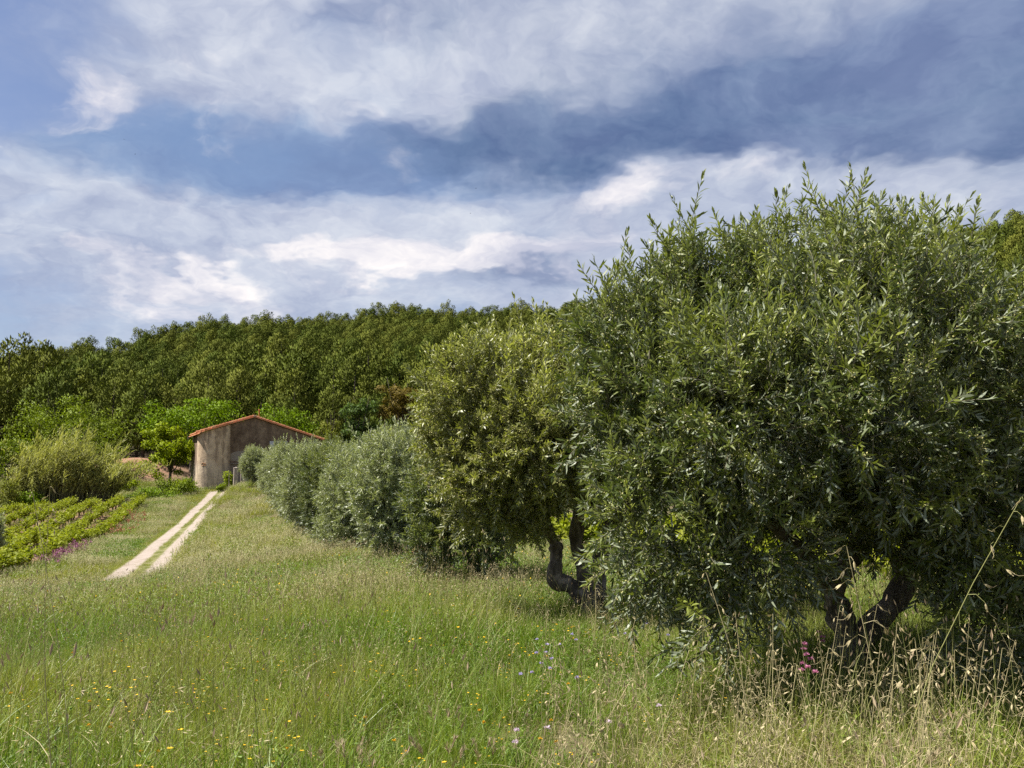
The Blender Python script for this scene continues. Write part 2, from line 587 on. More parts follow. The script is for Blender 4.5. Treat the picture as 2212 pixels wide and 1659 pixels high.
M['g_stalk'] = leaf_mat('pale green stalks', (0.20, 0.22, 0.06), (0.36, 0.34, 0.14), None, None, 0.55, 0.2, 0.15, tmul=(1.1, 1.05, 0.8))
M['g_seed'] = leaf_mat('grass seed heads', (0.34, 0.28, 0.14), (0.55, 0.47, 0.28), None, None, 0.6, 0.2, 0.2, tmul=(1.1, 1.05, 0.9))
M['g_thatch'] = leaf_mat('dry thatch', (0.20, 0.135, 0.075), (0.36, 0.27, 0.16), (0.24, 0.22, 0.09), None, 0.7, 0.15, 0.1, tmul=(1.1, 1, .9))
M['g_fox'] = leaf_mat('foxtail heads', (0.30, 0.22, 0.13), (0.46, 0.37, 0.24), None, None, 0.6, 0.2, 0.15, tmul=(1.1, 1, 1))
M['forb'] = leaf_mat('meadow herbs', (0.085, 0.16, 0.018), (0.19, 0.27, 0.04), (0.20, 0.23, 0.04), None, 0.5, 0.3, 0.3, tmul=(1.3, 1.35, 0.6))
M['yellow'] = plain_mat('yellow petals', (0.75, 0.50, 0.02), (0.6, 0.33, 0.02), 60, 0.6, 0.2, 0)
M['purple'] = leaf_mat('violet petals', (0.42, 0.36, 0.62), (0.60, 0.53, 0.76), None, None, 0.6, 0.2, 0.25, tmul=(1, 1, 1))
M['pale_petal'] = leaf_mat('pale pink petals', (0.62, 0.48, 0.58), (0.78, 0.68, 0.72), None, None, 0.6, 0.2, 0.25, tmul=(1, 1, 1))
M['pink'] = leaf_mat('pink petals', (0.52, 0.16, 0.30), (0.68, 0.32, 0.45), None, None, 0.6, 0.2, 0.25, tmul=(1, 1, 1))
M['magenta'] = leaf_mat('magenta petals', (0.24, 0.07, 0.15), (0.34, 0.13, 0.22), None, None, 0.6, 0.2, 0.2, tmul=(1, 1, 1))
M['sorrel'] = leaf_mat('russet seed heads', (0.30, 0.12, 0.07), (0.42, 0.20, 0.11), None, None, 0.6, 0.2, 0.2, tmul=(1, 1, 1))

# ------------------------------------------------------------------ terrain
_TC = np.polyfit([20, 28, 36, 52, 66, 83, 98, 104], [-10.4, -12.8, -15.1, -20.1, -24.2, -28.5, -32.2, -33.6], 3)


def track_x(y):
    return np.polyval(_TC, y)


def track_old(y):
    return np.interp(y, [0, 20, 28, 36, 52, 66, 83, 98, 104], [-8.8, -11.2, -13.0, -15.1, -20.3, -24.3, -28.4, -32.2, -33.6])


def row_x(y):
    return 5.26 - 0.353 * y


ctrl = [(-3, 2, 0), (3, 2, 0), (0, 5, 0), (-3, 6, -.05), (4, 6, .05), (-8, 4, -.2), (8, 4, .1), (0, -8, .1), (-15, -5, -.4), (15, -5, .2), (0, -40, .3), (-40, -30, -1), (40, -30, .5),
        (2.72, 7.2, -.05), (1.06, 11.9, -.32), (-.67, 16.8, -.52), (-2.9, 23.2, -.85), (-4.8, 28.5, -1.2), (-9.5, 42, -1.15), (-14.9, 57, -.25), (-21.3, 75, .75),
        (-4, 10, -.35), (-8, 14, -.75), (-6, 20, -1.15), (-10, 20, -1.3), (-14, 26, -2.15), (-7.5, 26, -1.4), (-9.0, 33, -1.7),
        (-15.1, 36, -2.72), (-20.3, 52, -3.02), (-24.3, 66, -2.95), (-28.4, 83, -2.1), (-32.2, 98, -1.1), (-12, 29, -2.35),
        (-12.5, 42, -1.85), (-17.0, 57, -1.5), (-24.2, 75, -1.0), (-26.3, 88, -.15), (-29, 95, -.35),
        (-19, 38, -3.0), (-25.4, 44, -3.5), (-28.4, 55, -3.3), (-35.4, 80, -2.6), (-41, 100, -1.75), (-45, 90, -2.45), (-57, 100, -2.4), (-40, 60, -3.9), (-30, 44, -3.9), (-60, 80, -3.2),
        (-34, 104, -.4), (-31, 106, -.3), (-24, 110, .1), (-38, 115, -.2), (-50, 118, .4), (-60, 130, .5), (-20, 125, .3), (-70, 110, -1),
        (5, 16, -.65), (9, 20, -.9), (8, 35, -1.4), (16, 30, -1.5), (25, 50, -2.0), (0, 60, -1.2), (10, 80, -1.5), (-10, 90, -.2), (40, 60, -2), (50, 110, -1), (10, 120, 0), (70, 60, -1), (-15, 75, -.1), (-5, 45, -1.5)]
ctrl = np.array(ctrl, float)


def _phi(r2):
    return np.where(r2 > 1e-9, 0.5 * r2 * np.log(np.maximum(r2, 1e-9)), 0.0)


_S = 30.0
_n = len(ctrl)
_xy = ctrl[:, :2] / _S
_K = _phi(((_xy[:, None] - _xy[None]) ** 2).sum(-1)) + np.eye(_n) * 2e-3
_Pm = np.concatenate([np.ones((_n, 1)), _xy], 1)
_A = np.block([[_K, _Pm], [_Pm.T, np.zeros((3, 3))]])
_wts = np.linalg.solve(_A, np.concatenate([ctrl[:, 2], np.zeros(3)]))

_rp = [-1500, -400, 0, 100, 250, 430, 600, 850, 1000, 1230, 1500, 1800, 2050, 2212, 2600, 4000]
_ry = [840, 800, 775, 752, 740, 698, 690, 662, 667, 652, 600, 545, 490, 436, 340, 240]
_rd = [300, 310, 325, 332, 342, 355, 368, 385, 390, 395, 370, 330, 300, 288, 270, 250]


_TF = np.polyfit([304, 358, 404, 452, 478], [1247, 1190, 1145, 1096, 1064], 2)


def _track_z(px, y):
    py = np.polyval(_TF, px)
    u = (829.5 - py) / F
    cy, sy = math.cos(PITCH), math.sin(PITCH)
    return EYE + (sy + u * cy) * y / (cy - u * sy)


def _rbf(x, y):
    q = np.clip(np.stack([x, y], 1) / _S, -5, 5)
    k = _phi(((q[:, None] - _xy[None]) ** 2).sum(-1))
    return k @ _wts[:_n] + _wts[_n] + q @ _wts[_n + 1:]


_tys = np.arange(20.0, 110.0, 1.0)
_tbase = _rbf(track_x(_tys), _tys)


def ground(x, y):
    x = np.asarray(x, float)
    y = np.asarray(y, float)
    shp = np.broadcast(x, y).shape
    x, y = np.broadcast_to(x, shp).ravel(), np.broadcast_to(y, shp).ravel()
    out = np.empty(len(x))
    for i in range(0, len(x), 20000):
        q = np.stack([x[i:i + 20000], y[i:i + 20000]], 1) / _S
        q = np.clip(q, -5, 5)
        k = _phi(((q[:, None] - _xy[None]) ** 2).sum(-1))
        out[i:i + 20000] = k @ _wts[:_n] + _wts[_n] + q @ _wts[_n + 1:]
    r = np.hypot(x, y)
    az = np.arctan2(x, np.maximum(y, 1e-3))
    az = np.where(y <= 0, np.sign(x) * 1.5, np.clip(az, -1.2, 1.2))
    px = 1106 + F * np.tan(np.clip(az, -1.0, 1.0))
    rr = np.interp(px, _rp, _rd)
    d = rr * np.cos(np.clip(az, -1.0, 1.0))
    zr = EYE + (1009 - np.interp(px, _rp, _ry)) / F * d - 10.0
    zr = np.where(y <= 0, zr * 0.4, zr)
    r0 = 122.0
    t = (r - r0) / (rr - r0)
    hill = np.where(t < 1, np.maximum(t, 0) ** 1.22 * zr, zr - 0.10 * (r - rr))
    hill = np.maximum(hill, -8)
    bumps = 1.2 * np.sin(x * 0.05 + 1.3) * np.sin(y * 0.043) * np.clip((r - 140) / 60, 0, 1)
    # the track lies on an even gradient
    yc = np.clip(y, 24, 104)
    tx = track_x(yc)
    tpx = 1106 + F * tx / yc
    corr = _track_z(tpx, yc) - np.interp(yc, _tys, _tbase)
    wt_ = np.exp(-np.abs((x - track_x(y)) / 3.2) ** 3) * np.clip((y - 29) / 8, 0, 1) * np.clip((108 - y) / 8, 0, 1)
    out = out + corr * wt_
    w = np.clip((r - 112) / 26, 0, 1)
    w = w * w * (3 - 2 * w)
    base = np.clip(out, -6, 4)
    small = 0.035 * np.sin(x * 2.1 + 0.7 * y) * np.sin(1.7 * y - 0.4 * x) + 0.05 * np.sin(0.63 * x + 2) * np.sin(0.71 * y)
    small = small * np.clip((34 - r) / 18, 0, 1)
    bank = 2.3 * np.exp(-(((x + 51.5) / 6.0) ** 2 + ((y - 121) / 7.0) ** 2))      # bare earth bank
    return ((1 - w) * (base + small) + w * (hill + bumps) + bank).reshape(shp)


def gz(x, y):
    return float(ground(np.array([x]), np.array([y]))[0])


def ground_mat():
    m, n = new_mat('meadow soil')
    g = n.n('ShaderNodeNewGeometry')
    pos = g.outputs['Position']
    n1 = n.noise(pos, 0.55, 6, 0.6)
    n2 = n.noise(pos, 9.0, 6, 0.65)
    n3 = n.noise(pos, 0.06, 4, 0.55)
    soil = n.mix(n.ramp(n2, .3, .7), (0.075, 0.055, 0.032), (0.15, 0.115, 0.07))
    green = n.mix(n.ramp(n2, .3, .7), (0.045, 0.07, 0.014), (0.10, 0.12, 0.03))
    c = n.mix(n.ramp(n1, .35, .6), green, soil)
    forest = n.mix(n.ramp(n3, .4, .62), n.mix(n.ramp(n1, .35, .65), (0.03, 0.035, 0.012), (0.06, 0.055, 0.025)), (0.14, 0.095, 0.065))
    c = n.mix(attr_fac(n, 'forest'), c, forest)
    red = n.mix(n.ramp(n2, .3, .7), (0.22, 0.115, 0.07), (0.31, 0.18, 0.12))
    c = n.mix(n.math('MULTIPLY', attr_fac(n, 'earth'), n.ramp(n1, .38, .52, .25, 1.0)), c, red)
    return finish(m, n, principled(n, c, 0.95, 0.1, (n2, 0.6, 0.04)))


def build_terrain():
    azs = np.concatenate([np.arange(-180, -40, 5.0), np.arange(-40, 40, 0.36), np.arange(40, 180, 5.0)])
    rs = [0.4]
    while rs[-1] < 2500:
        rs.append(rs[-1] * (1.022 if rs[-1] < 140 else 1.035) + 0.02)
    rs = np.array(rs)
    A, R = np.meshgrid(np.radians(azs), rs)
    X, Y = R * np.sin(A), R * np.cos(A)
    Z = ground(X, Y)
    na, nr = len(azs), len(rs)
    v = np.concatenate([[[0, 0, gz(0, 0)]], np.stack([X, Y, Z], -1).reshape(-1, 3)])
    j = np.arange(nr - 1)[:, None] * na
    i = np.arange(na)[None]
    i2 = (i + 1) % na
    f = np.stack([j + i, j + na + i, j + na + i2, j + i2], -1).reshape(-1, 4) + 1
    faces = f[:, ::-1].tolist() + [(0, 1 + int(k), 1 + int((k + 1) % na)) for k in range(na)][::1]
    mb = MB()
    mb.add(v, faces)
    o = mb.build('ground', ground_mat(), smooth=True)
    r = np.hypot(v[:, 0], v[:, 1])
    fo = np.clip((r - 118) / 14, 0, 1)
    a = o.data.attributes.new('forest', 'FLOAT', 'POINT')
    a.data.foreach_set('value', fo.astype(np.float32))
    ea = np.exp(-(((v[:, 0] + 51.0) / 6.0) ** 2 + ((v[:, 1] - 118) / 8.0) ** 2))
    a = o.data.attributes.new('earth', 'FLOAT', 'POINT')
    a.data.foreach_set('value', np.clip(ea * 1.6, 0, 1).astype(np.float32))
    tag(o, kind='structure')
    return o


build_terrain()


def strip(name, ys, x_of, offs, lift, mat):
    """A sheet draped over the terrain: centre line x_of(y), lateral offsets."""
    ys = np.asarray(ys)
    offs = np.asarray(offs)
    X = x_of(ys)[:, None] + offs[None]
    Y = np.broadcast_to(ys[:, None], X.shape)
    Z = ground(X, Y) + lift
    na = len(offs)
    idx = (np.arange(len(ys) - 1)[:, None] * na + np.arange(na - 1)[None]).ravel()
    f = np.stack([idx, idx + 1, idx + na + 1, idx + na], 1).tolist()
    mb = MB()
    off = np.broadcast_to(offs[None], X.shape).ravel()
    mb.add(np.stack([X, Y, Z], -1).reshape(-1, 3), f, 0, off)
    return mb.build(name, mat, smooth=True)


def track_mat():
    m, n = new_mat('pale gravel track')
    g = n.n('ShaderNodeNewGeometry')
    pos = g.outputs['Position']
    n2 = n.noise(pos, 22.0, 6, 0.7)
    n1 = n.noise(pos, 1.6, 6, 0.65)
    u = n.math('ADD', attr_fac(n, 'var'), n.math('MULTIPLY_ADD', n1, 0.3, -0.15))
    au = n.math('ABSOLUTE', u)
    gravel = n.mix(n.ramp(n2, .3, .7), (0.245, 0.202, 0.167), (0.338, 0.290, 0.248))
    gravel = n.mix(n.ramp(n1, .45, .75), gravel, (0.215, 0.168, 0.130))
    weed = n.mix(n.ramp(n2, .3, .7), (0.10, 0.115, 0.04), (0.23, 0.20, 0.10))
    c = n.mix(n.ramp(au, .20, .40), weed, gravel)
    c = n.mix(n.math('MULTIPLY', n.ramp(n.noise(pos, 3.4, 5, .65), .58, .66), .7), c, weed)
    c = n.mix(n.ramp(au, 1.16, 1.36), c, weed)
    return finish(m, n, principled(n, c, 0.95, 0.1, (n2, 0.7, 0.03)))


M['track'] = track_mat()
tag(strip('dirt_track', np.arange(22, 101.5, 0.35), track_x, np.linspace(-1.42, 1.42, 29), 0.055, M['track']), kind='structure')


def vineyard_edge(y):
    return -13.0 - 0.28 * y


def soil_mat():
    m, n = new_mat('vineyard soil')
    g = n.n('ShaderNodeNewGeometry')
    n2 = n.noise(g.outputs['Position'], 8.0, 6, 0.7)
    n1 = n.noise(g.outputs['Position'], 0.9, 5, 0.6)
    c = n.mix(n.ramp(n2, .3, .7), (0.15, 0.088, 0.052), (0.24, 0.150, 0.095))
    c = n.mix(n.ramp(n1, .5, .68), c, (0.12, 0.14, 0.04))
    return finish(m, n, principled(n, c, 0.95, 0.1, (n2, 0.8, 0.06)))


tag(strip('vineyard_soil', np.arange(35, 92, 1.0), vineyard_edge, np.linspace(-24, 1.9, 27), 0.05, soil_mat()), kind='structure')

# ------------------------------------------------------------------ farmhouse
def stucco_mat(name, c1, c2, stain, grit):
    m, n = new_mat(name)
    tc = n.n('ShaderNodeTexCoord')
    v = tc.outputs['Object']
    n1 = n.noise(v, 0.75, 7, 0.68)
    n2 = n.noise(v, 1.7, 8, 0.78)
    n3 = n.noise(n.vmath('MULTIPLY', v, (1.0, 1.0, 0.16)), 1.7, 6, 0.65)
    n4 = n.noise(v, 4.2, 5, 0.72)
    c = n.mix(n.ramp(n1, .35, .65), c1, c2)
    c = n.mix(n.math('MULTIPLY', n.ramp(n3, .48, .62), stain), c, (0.14, 0.095, 0.07))
    c = n.mix(n.math('MULTIPLY', n.ramp(n2, .54, .64), grit), c, (0.09, 0.06, 0.045))
    c = n.mix(n.math('MULTIPLY', n.ramp(n4, .6, .72), .6), c, (0.45, 0.36, 0.27))
    sep = n.n('ShaderNodeSeparateXYZ')
    n.put(sep.inputs[0], v)
    lich = n.math('MULTIPLY', n.ramp(n.noise(n.vmath('ADD', v, (3.3, 9, 1)), 0.9, 5, 0.6), .69, .74), .8)
    c = n.mix(lich, c, (0.30, 0.13, 0.035))
    # newer pale coat on the lowest two metres
    lowz = n.math('ADD', sep.outputs[2], n.math('MULTIPLY', n1, 1.6))
    c = n.mix(n.math('MULTIPLY', n.ramp(lowz, 3.3, 2.4), .38), c, (0.44, 0.37, 0.29))
    h = n.math('ADD', n2, n.math('MULTIPLY', n4, .5))
    return finish(m, n, principled(n, c, 0.95, 0.1, (h, 0.9, 0.06)))


def tile_mat():
    m, n = new_mat('terracotta')
    tc = n.n('ShaderNodeTexCoord')
    nz = n.noise(tc.outputs['Object'], 3.0, 6, 0.7)
    c = n.mix(attr_fac(n, 'var'), (0.47, 0.185, 0.085), (0.62, 0.31, 0.165))
    c = n.mix(n.ramp(nz, .55, .75), c, (0.36, 0.19, 0.12))
    c = n.mix(n.ramp(nz, .35, .22), c, (0.62, 0.42, 0.28))
    return finish(m, n, principled(n, c, 0.9, 0.15, (nz, 0.4, 0.02)))


M['stucco'] = stucco_mat('weathered rough render', (0.26, 0.19, 0.135), (0.115, 0.08, 0.055), .75, .95)
M['tower'] = stucco_mat('weathered tower render', (0.62, 0.48, 0.335), (0.40, 0.295, 0.20), .65, .5)
M['tile'] = tile_mat()
M['mortar'] = plain_mat('pale mortar', (0.62, 0.56, 0.48), (0.45, 0.40, 0.34), 6)
M['concrete'] = plain_mat('old concrete', (0.36, 0.31, 0.26), (0.24, 0.20, 0.165), 6, bump=.6, dist=.03)
M['rust'] = plain_mat('rusty iron', (0.42, 0.19, 0.06), (0.27, 0.11, 0.05), 8)
M['white_paint'] = plain_mat('worn white paint', (0.66, 0.67, 0.70), (0.5, 0.5, 0.53), 10, 0.6)
M['dark_glass'] = plain_mat('dark window glass', (0.03, 0.035, 0.045), (0.02, 0.022, 0.03), 4, 0.12, 0.5, 0)
M['wood_grey'] = plain_mat('weathered wood', (0.26, 0.22, 0.18), (0.15, 0.12, 0.095), 12)
M['slate'] = plain_mat('grey sheet roof', (0.20, 0.19, 0.18), (0.13, 0.125, 0.12), 5)

HT = rad(25.0)
HX, HY = P(549.8, 900, 106).x, 106.0
RIDGE = P(549.8, 900, 106).z
SLOPE = 0.318
BASE = -0.9      # walls start below ground
house = empty('farmhouse', (HX, HY, 0), HT)
tag(house, 'old stone farmhouse with round tower and terracotta roof at the track end', 'house')
UL, UR, VD = -6.2, 8.1, 7.2
TU, TV, TR = -4.53, 0.0, 1.82


def roof_z(u):
    return RIDGE - SLOPE * abs(u)


def house_walls():
    mb = MB()
    zt = lambda u: roof_z(u) - 0.16
    # front gable with a window opening, u from left to right
    w0, w1, zb, zh = 2.35, 3.45, 3.55, 4.85
    us = [UL, w0, w1, UR]
    def quad_wall(u0, u1, lo0, lo1, hi0, hi1, v):
        return [(u0, v, lo0), (u1, v, lo1), (u1, v, hi1), (u0, v, hi0)]
    def add(q): mb.add(q, [(0, 1, 2, 3)])
    add([(UL, 0, BASE), (w0, 0, BASE), (w0, 0, zb), (UL, 0, zb)])
    mb.add([(UL, 0, zb), (w0, 0, zb), (w0, 0, zt(w0)), (0, 0, zt(0)), (UL, 0, zt(UL))], [(0, 1, 2, 3, 4)])
    add([(w0, 0, BASE), (w1, 0, BASE), (w1, 0, zb), (w0, 0, zb)])
    add([(w0, 0, zh), (w1, 0, zh), (w1, 0, zt(w1)), (w0, 0, zt(w0))])
    add([(w1, 0, BASE), (UR, 0, BASE), (UR, 0, zt(UR)), (w1, 0, zt(w1))])
    # reveals of the opening
    D = 0.35
    add([(w0, 0, zb), (w1, 0, zb), (w1, D, zb), (w0, D, zb)])
    add([(w0, D, zh), (w1, D, zh), (w1, 0, zh), (w0, 0, zh)])
    add([(w0, 0, zb), (w0, D, zb), (w0, D, zh), (w0, 0, zh)])
    add([(w1, D, zb), (w1, 0, zb), (w1, 0, zh), (w1, D, zh)])
    # left (battered at the foot), right, back walls
    add([(UL - .28, VD, BASE), (UL - .28, 0, BASE), (UL, 0, zt(UL)), (UL, VD, zt(UL))])
    add([(UR, 0, BASE), (UR, VD, BASE), (UR, VD, zt(UR)), (UR, 0, zt(UR))])
    mb.add([(UR, VD, BASE), (UL - .28, VD, BASE), (UL, VD, zt(UL)), (0, VD, zt(0)), (UR, VD, zt(UR))], [(0, 1, 2, 3, 4)])
    mb.build('wall', M['stucco'], house)
    # round tower, slightly battered, its top cut along the roof slope
    tw = MB()
    ns, nz = 56, 14
    v, f = [], []
    r_ = np.random.default_rng(5)
    for k in range(nz + 1):
        t = k / nz
        for i in range(ns):
            a = 2 * math.pi * i / ns
            rr = (TR + 0.16 * (1 - t) ** 2.2) * (1 + 0.006 * (r_.random() - .5) + 0.010 * math.sin(3 * a + 5 * t))
            u, w = TU + rr * math.cos(a), TV + rr * math.sin(a)
            top = roof_z(min(u, 0)) - 0.15
            v.append((u, w, BASE + (top - BASE) * t))
    for k in range(nz):
        for i in range(ns):
            i2 = (i + 1) % ns
            f.append((k * ns + i, k * ns + i2, (k + 1) * ns + i2, (k + 1) * ns + i))
    tw.add(v, f)
    tw.build('tower', M['tower'], house, smooth=True)
    # window
    win = empty('window', (0, 0, 0)); win.parent = house
    fr = MB()
    cw, cz = (w0 + w1) / 2, (zb + zh) / 2
    for (c, s) in (((w0 + .045, .17, cz), (.09, .08, 1.3)), ((w1 - .045, .17, cz), (.09, .08, 1.3)), ((cw, .17, zh - .045), (.92, .08, .09)), ((cw, .17, zb + .045), (.92, .08, .09)), ((cw, .165, cz), (.08, .07, 1.12))):
        fr.box(c, s)
    fr.build('frame', M['white_paint'], win)
    for sx in (-1, 1):
        g = MB(); g.box((cw + sx * .23, .2, cz), (.37, .015, 1.12)); g.build('pane', M['dark_glass'], win)
    for (u, rz, w) in ((w0 - .24, 0.0, .5), (w1 + .25, .35, .5)):
        s = MB()
        s.box((0, 0, 0), (w, .04, 1.3))
        for k in range(9):
            s.box((0, -.03, -.52 + k * .13), (w - .1, .03, .05))
        o = s.build('shutter', M['white_paint'], win, loc=(u, -.06 if rz == 0 else -.12, cz))
        o.rotation_euler[2] = -rz
    # ledge along the wall, string course and patch of newer render
    lg = MB(); lg.box((-1.1, -.07, P(510, 1001.5, 105).z), (3.0, .13, .08)); lg.build('ledge', M['concrete'], house)
    pt = MB()
    pz = P(510, 985, 105).z
    pv = [(-2.62, -.012, pz - .55), (-1.3, -.012, pz - .65), (-.5, -.012, pz - .4), (-.35, -.012, pz + .35), (-1.2, -.012, pz + .62), (-2.2, -.012, pz + .5), (-2.66, -.012, pz + .25)]
    pv += [(p[0], .02, p[2]) for p in pv]
    k = len(pv) // 2
    pt.add(pv, [tuple(range(k))] + [(i, i + k, (i + 1) % k + k, (i + 1) % k) for i in range(k)])
    pt.build('render_patch', M['concrete'], house)


def barrel(mb, u0, u1, z0, z1, v, w, var, h=None):
    """One barrel tile running along the slope from (u0,z0) to (u1,z1)."""
    h = h or w * 0.42
    seg = 5
    vv = []
    for (u, z, k) in ((u0, z0, 1.12), (u1, z1, 0.9)):
        for i in range(seg + 1):
            a = math.pi * i / seg
            vv.append((u, v - math.cos(a) * w * .5 * k, z + math.sin(a) * h * k))
    f = [(i, i + 1, i + seg + 2, i + seg + 1) for i in range(seg)]
    f.append(tuple(range(seg, -1, -1)))
    mb.add(vv, f, 0, var)


def house_roof():
    roof = empty('roof', (0, 0, 0)); roof.parent = house
    OV = 0.28
    sl = MB()
    th = .09
    # slab of each slope plus the swelling over the tower
    def slab(poly):
        top = [(u, v, roof_z(u)) for u, v in poly]
        bot = [(u, v, roof_z(u) - th) for u, v in poly]
        k = len(poly)
        sl.add(top + bot, [tuple(range(k)), tuple(range(2 * k - 1, k - 1, -1))] + [(i, i + k, (i + 1) % k + k, (i + 1) % k) for i in range(k)])
    R2 = TR + .22
    arc = []
    for i in range(25):
        a = math.pi + math.pi * i / 24
        arc.append((TU + R2 * math.cos(a), min(TV + R2 * math.sin(a), -OV)))
    left_poly = [(-6.55, VD), (-6.55, -OV)] + [p for p in arc if p[0] > -6.5] + [(0, -OV), (0, VD)]
    slab(left_poly)
    slab([(0, -OV), (8.4, -OV), (8.4, VD), (0, VD)])
    sl.build('roof_deck', M['tile'], roof)
    tiles = MB()
    w = 0.23
    r_ = np.random.default_rng(3)
    def v_min(u):
        b = -OV
        if abs(u - TU) < R2:
            b = min(b, TV - math.sqrt(R2 ** 2 - (u - TU) ** 2))
        return b
    L = 0.40
    rake = []
    # left slope
    nv = int((VD + R2 + .1) / w)
    for j in range(nv):
        v = VD - .1 - j * w
        k = 0
        u = -6.62
        while u < -0.1:
            if v - w * .2 > v_min(u + L / 2) + .02:
                edge = v - w < v_min(u + L / 2) + .05
                zj = .02 * (r_.random() - .5)
                a = (u, u + L + .06, roof_z(u) + .035 + zj, roof_z(u + L + .06) + .01 + zj, v + .012 * (r_.random() - .5), w * .95, r_.random())
                (rake.append(a) if edge else barrel(tiles, *a))
            u += L
    for j in range(int((VD + OV) / w)):
        v = VD - .1 - j * w
        u = 8.46
        last = v - w < -OV + .05
        while u > 0.1:
            zj = .02 * (r_.random() - .5)
            a = (u, max(u - L - .06, 0), roof_z(u) + .035 + zj, roof_z(max(u - L - .06, 0)) + .01 + zj, v, w * .95, r_.random())
            (rake.append(a) if last else barrel(tiles, *a))
            u -= L
    tag(tiles.build('roof_tiles', M['tile'], roof), kind='stuff')
    for a in rake:                       # the tiles of the gable edge can be told apart
        mb = MB(); barrel(mb, *a, h=.25 if a[0] < 0 else .18); mb.build('tile', M['tile'], roof)
    # second, lower course under the eave of the left slope
    ev = MB()
    for j in range(int((VD + 1.2) / w)):
        v = VD - .1 - j * w
        barrel(ev, -6.72, -6.2, roof_z(6.72) - .19, roof_z(6.2) - .19, v, w * .95, r_.random())
    tag(ev.build('eave_tiles', M['tile'], roof), kind='stuff')
    for j in range(int((VD + OV) / .42)):
        mb = MB()
        v0 = -OV - .02 + j * .42
        vv = []
        for vq, kk in ((v0, 1.0), (v0 + .45, .9)):
            for i in range(7):
                a = math.pi * i / 6
                vv.append((-math.cos(a) * .17 * kk, vq, RIDGE + .03 + math.sin(a) * .12 * kk))
        mb.add(vv, [(i, i + 1, i + 8, i + 7) for i in range(6)] + [tuple(range(6, -1, -1))], 0, r_.random())
        mb.build('ridge_tile', M['mortar'] if j == 0 else M['tile'], roof)


house_walls()
house_roof()
cp = empty('chimney_pipe', (0, 0, 0)); cp.parent = house
mb = MB()
pu = 1.0
mb.tube([(pu, 3.0, RIDGE - .5), (pu, 3.0, RIDGE + 1.0)], [.07, .07], 10)
mb.build('pipe', M['rust'], cp)
mb = MB(); mb.tube([(pu, 3.0, RIDGE + 1.0), (pu, 3.0, RIDGE + 1.06), (pu, 3.0, RIDGE + 1.13)], [.10, .10, .02], 10); mb.build('cap', M['rust'], cp)
# rusty wall anchor on the tower
mb = MB()
for (a0, zc, s) in ((-2.35, 2.05, .26), (-2.2, 2.05, .2)):
    pts = []
    for i in range(9):
        t = 2 * math.pi * i / 8
        aa = a0 + math.cos(t) * s / TR * .6
        pts.append((TU + (TR + .07) * math.cos(aa), TV + (TR + .07) * math.sin(aa), zc + math.sin(t) * s * .7))
    mb.tube(pts, [.03] * 9, 5)
mb.build('wall_anchor', M['rust'], house)

# lean-to at the right end of the house
lean = empty('lean_to_shed', (HX, HY, 0), HT)
tag(lean, 'low grey sheet roofed lean-to against the right end of the farmhouse', 'shed')
mb = MB(); mb.box((8.12 + .75, 2.2, (BASE + 4.3) / 2), (1.46, 3.6, 4.3 - BASE)); mb.build('wall', M['stucco'], lean)
mb = MB()
mb.add([(8.12, .1, 4.75), (9.9, .1, 4.42), (9.9, 4.2, 4.42), (8.12, 4.2, 4.75), (8.12, .1, 4.66), (9.9, .1, 4.33), (9.9, 4.2, 4.33), (8.12, 4.2, 4.66)],
       [(0, 1, 2, 3), (7, 6, 5, 4), (0, 4, 5, 1), (1, 5, 6, 2), (2, 6, 7, 3), (3, 7, 4, 0)])
mb.build('roof', M['slate'], lean)

# gate pillar, wall beside it, stake
pp = P(510, 1012, 98)
zg = gz(pp.x, 98)
gp = empty('gate_pillar', (pp.x, 98, zg - .3), HT)
tag(gp, 'weathered concrete gate pillar standing before the farmhouse wall', 'pillar')
hh = pp.z - zg + .3
mb = MB(); mb.box((0, 0, hh / 2), (.46, .46, hh)); mb.build('shaft', M['concrete'], gp)
mb = MB()
mb.add([(-.26, -.26, hh), (.26, -.26, hh), (.26, .26, hh), (-.26, .26, hh), (-.25, -.25, hh + .09), (.25, -.25, hh + .09), (.25, .25, hh + .09), (-.25, .25, hh + .09), (0, 0, hh + .16)],
       [(0, 1, 5, 4), (1, 2, 6, 5), (2, 3, 7, 6), (3, 0, 4, 7), (4, 5, 8), (5, 6, 8), (6, 7, 8), (7, 4, 8), (3, 2, 1, 0)])
mb.build('cap', M['concrete'], gp)
gw = empty('low_wall', (pp.x + 1.9, 99.2, zg - .4), HT)
tag(gw, 'low concrete wall running from the gate pillar towards the last olive tree', 'wall')
mb = MB(); mb.box((0, 0, (hh - .1) / 2), (3.4, .22, hh - .1)); mb.build('wall', M['concrete'], gw)
mb = MB(); mb.box((0, 0, hh - .06), (3.44, .27, .07)); mb.build('coping', M['concrete'], gw)
ps = P(495, 1016, 97)
mb = MB(); zz = gz(ps.x, 97)
mb.tube([(0, 0, -.3), (.02, 0, (ps.z - zz) * .5), (0.01, 0.02, ps.z - zz)], [.045, .04, .035], 7)
tag(mb.build('wooden_stake', M['wood_grey'], loc=(ps.x, 97, zz)), 'thin grey wooden stake left of the gate pillar', 'stake')

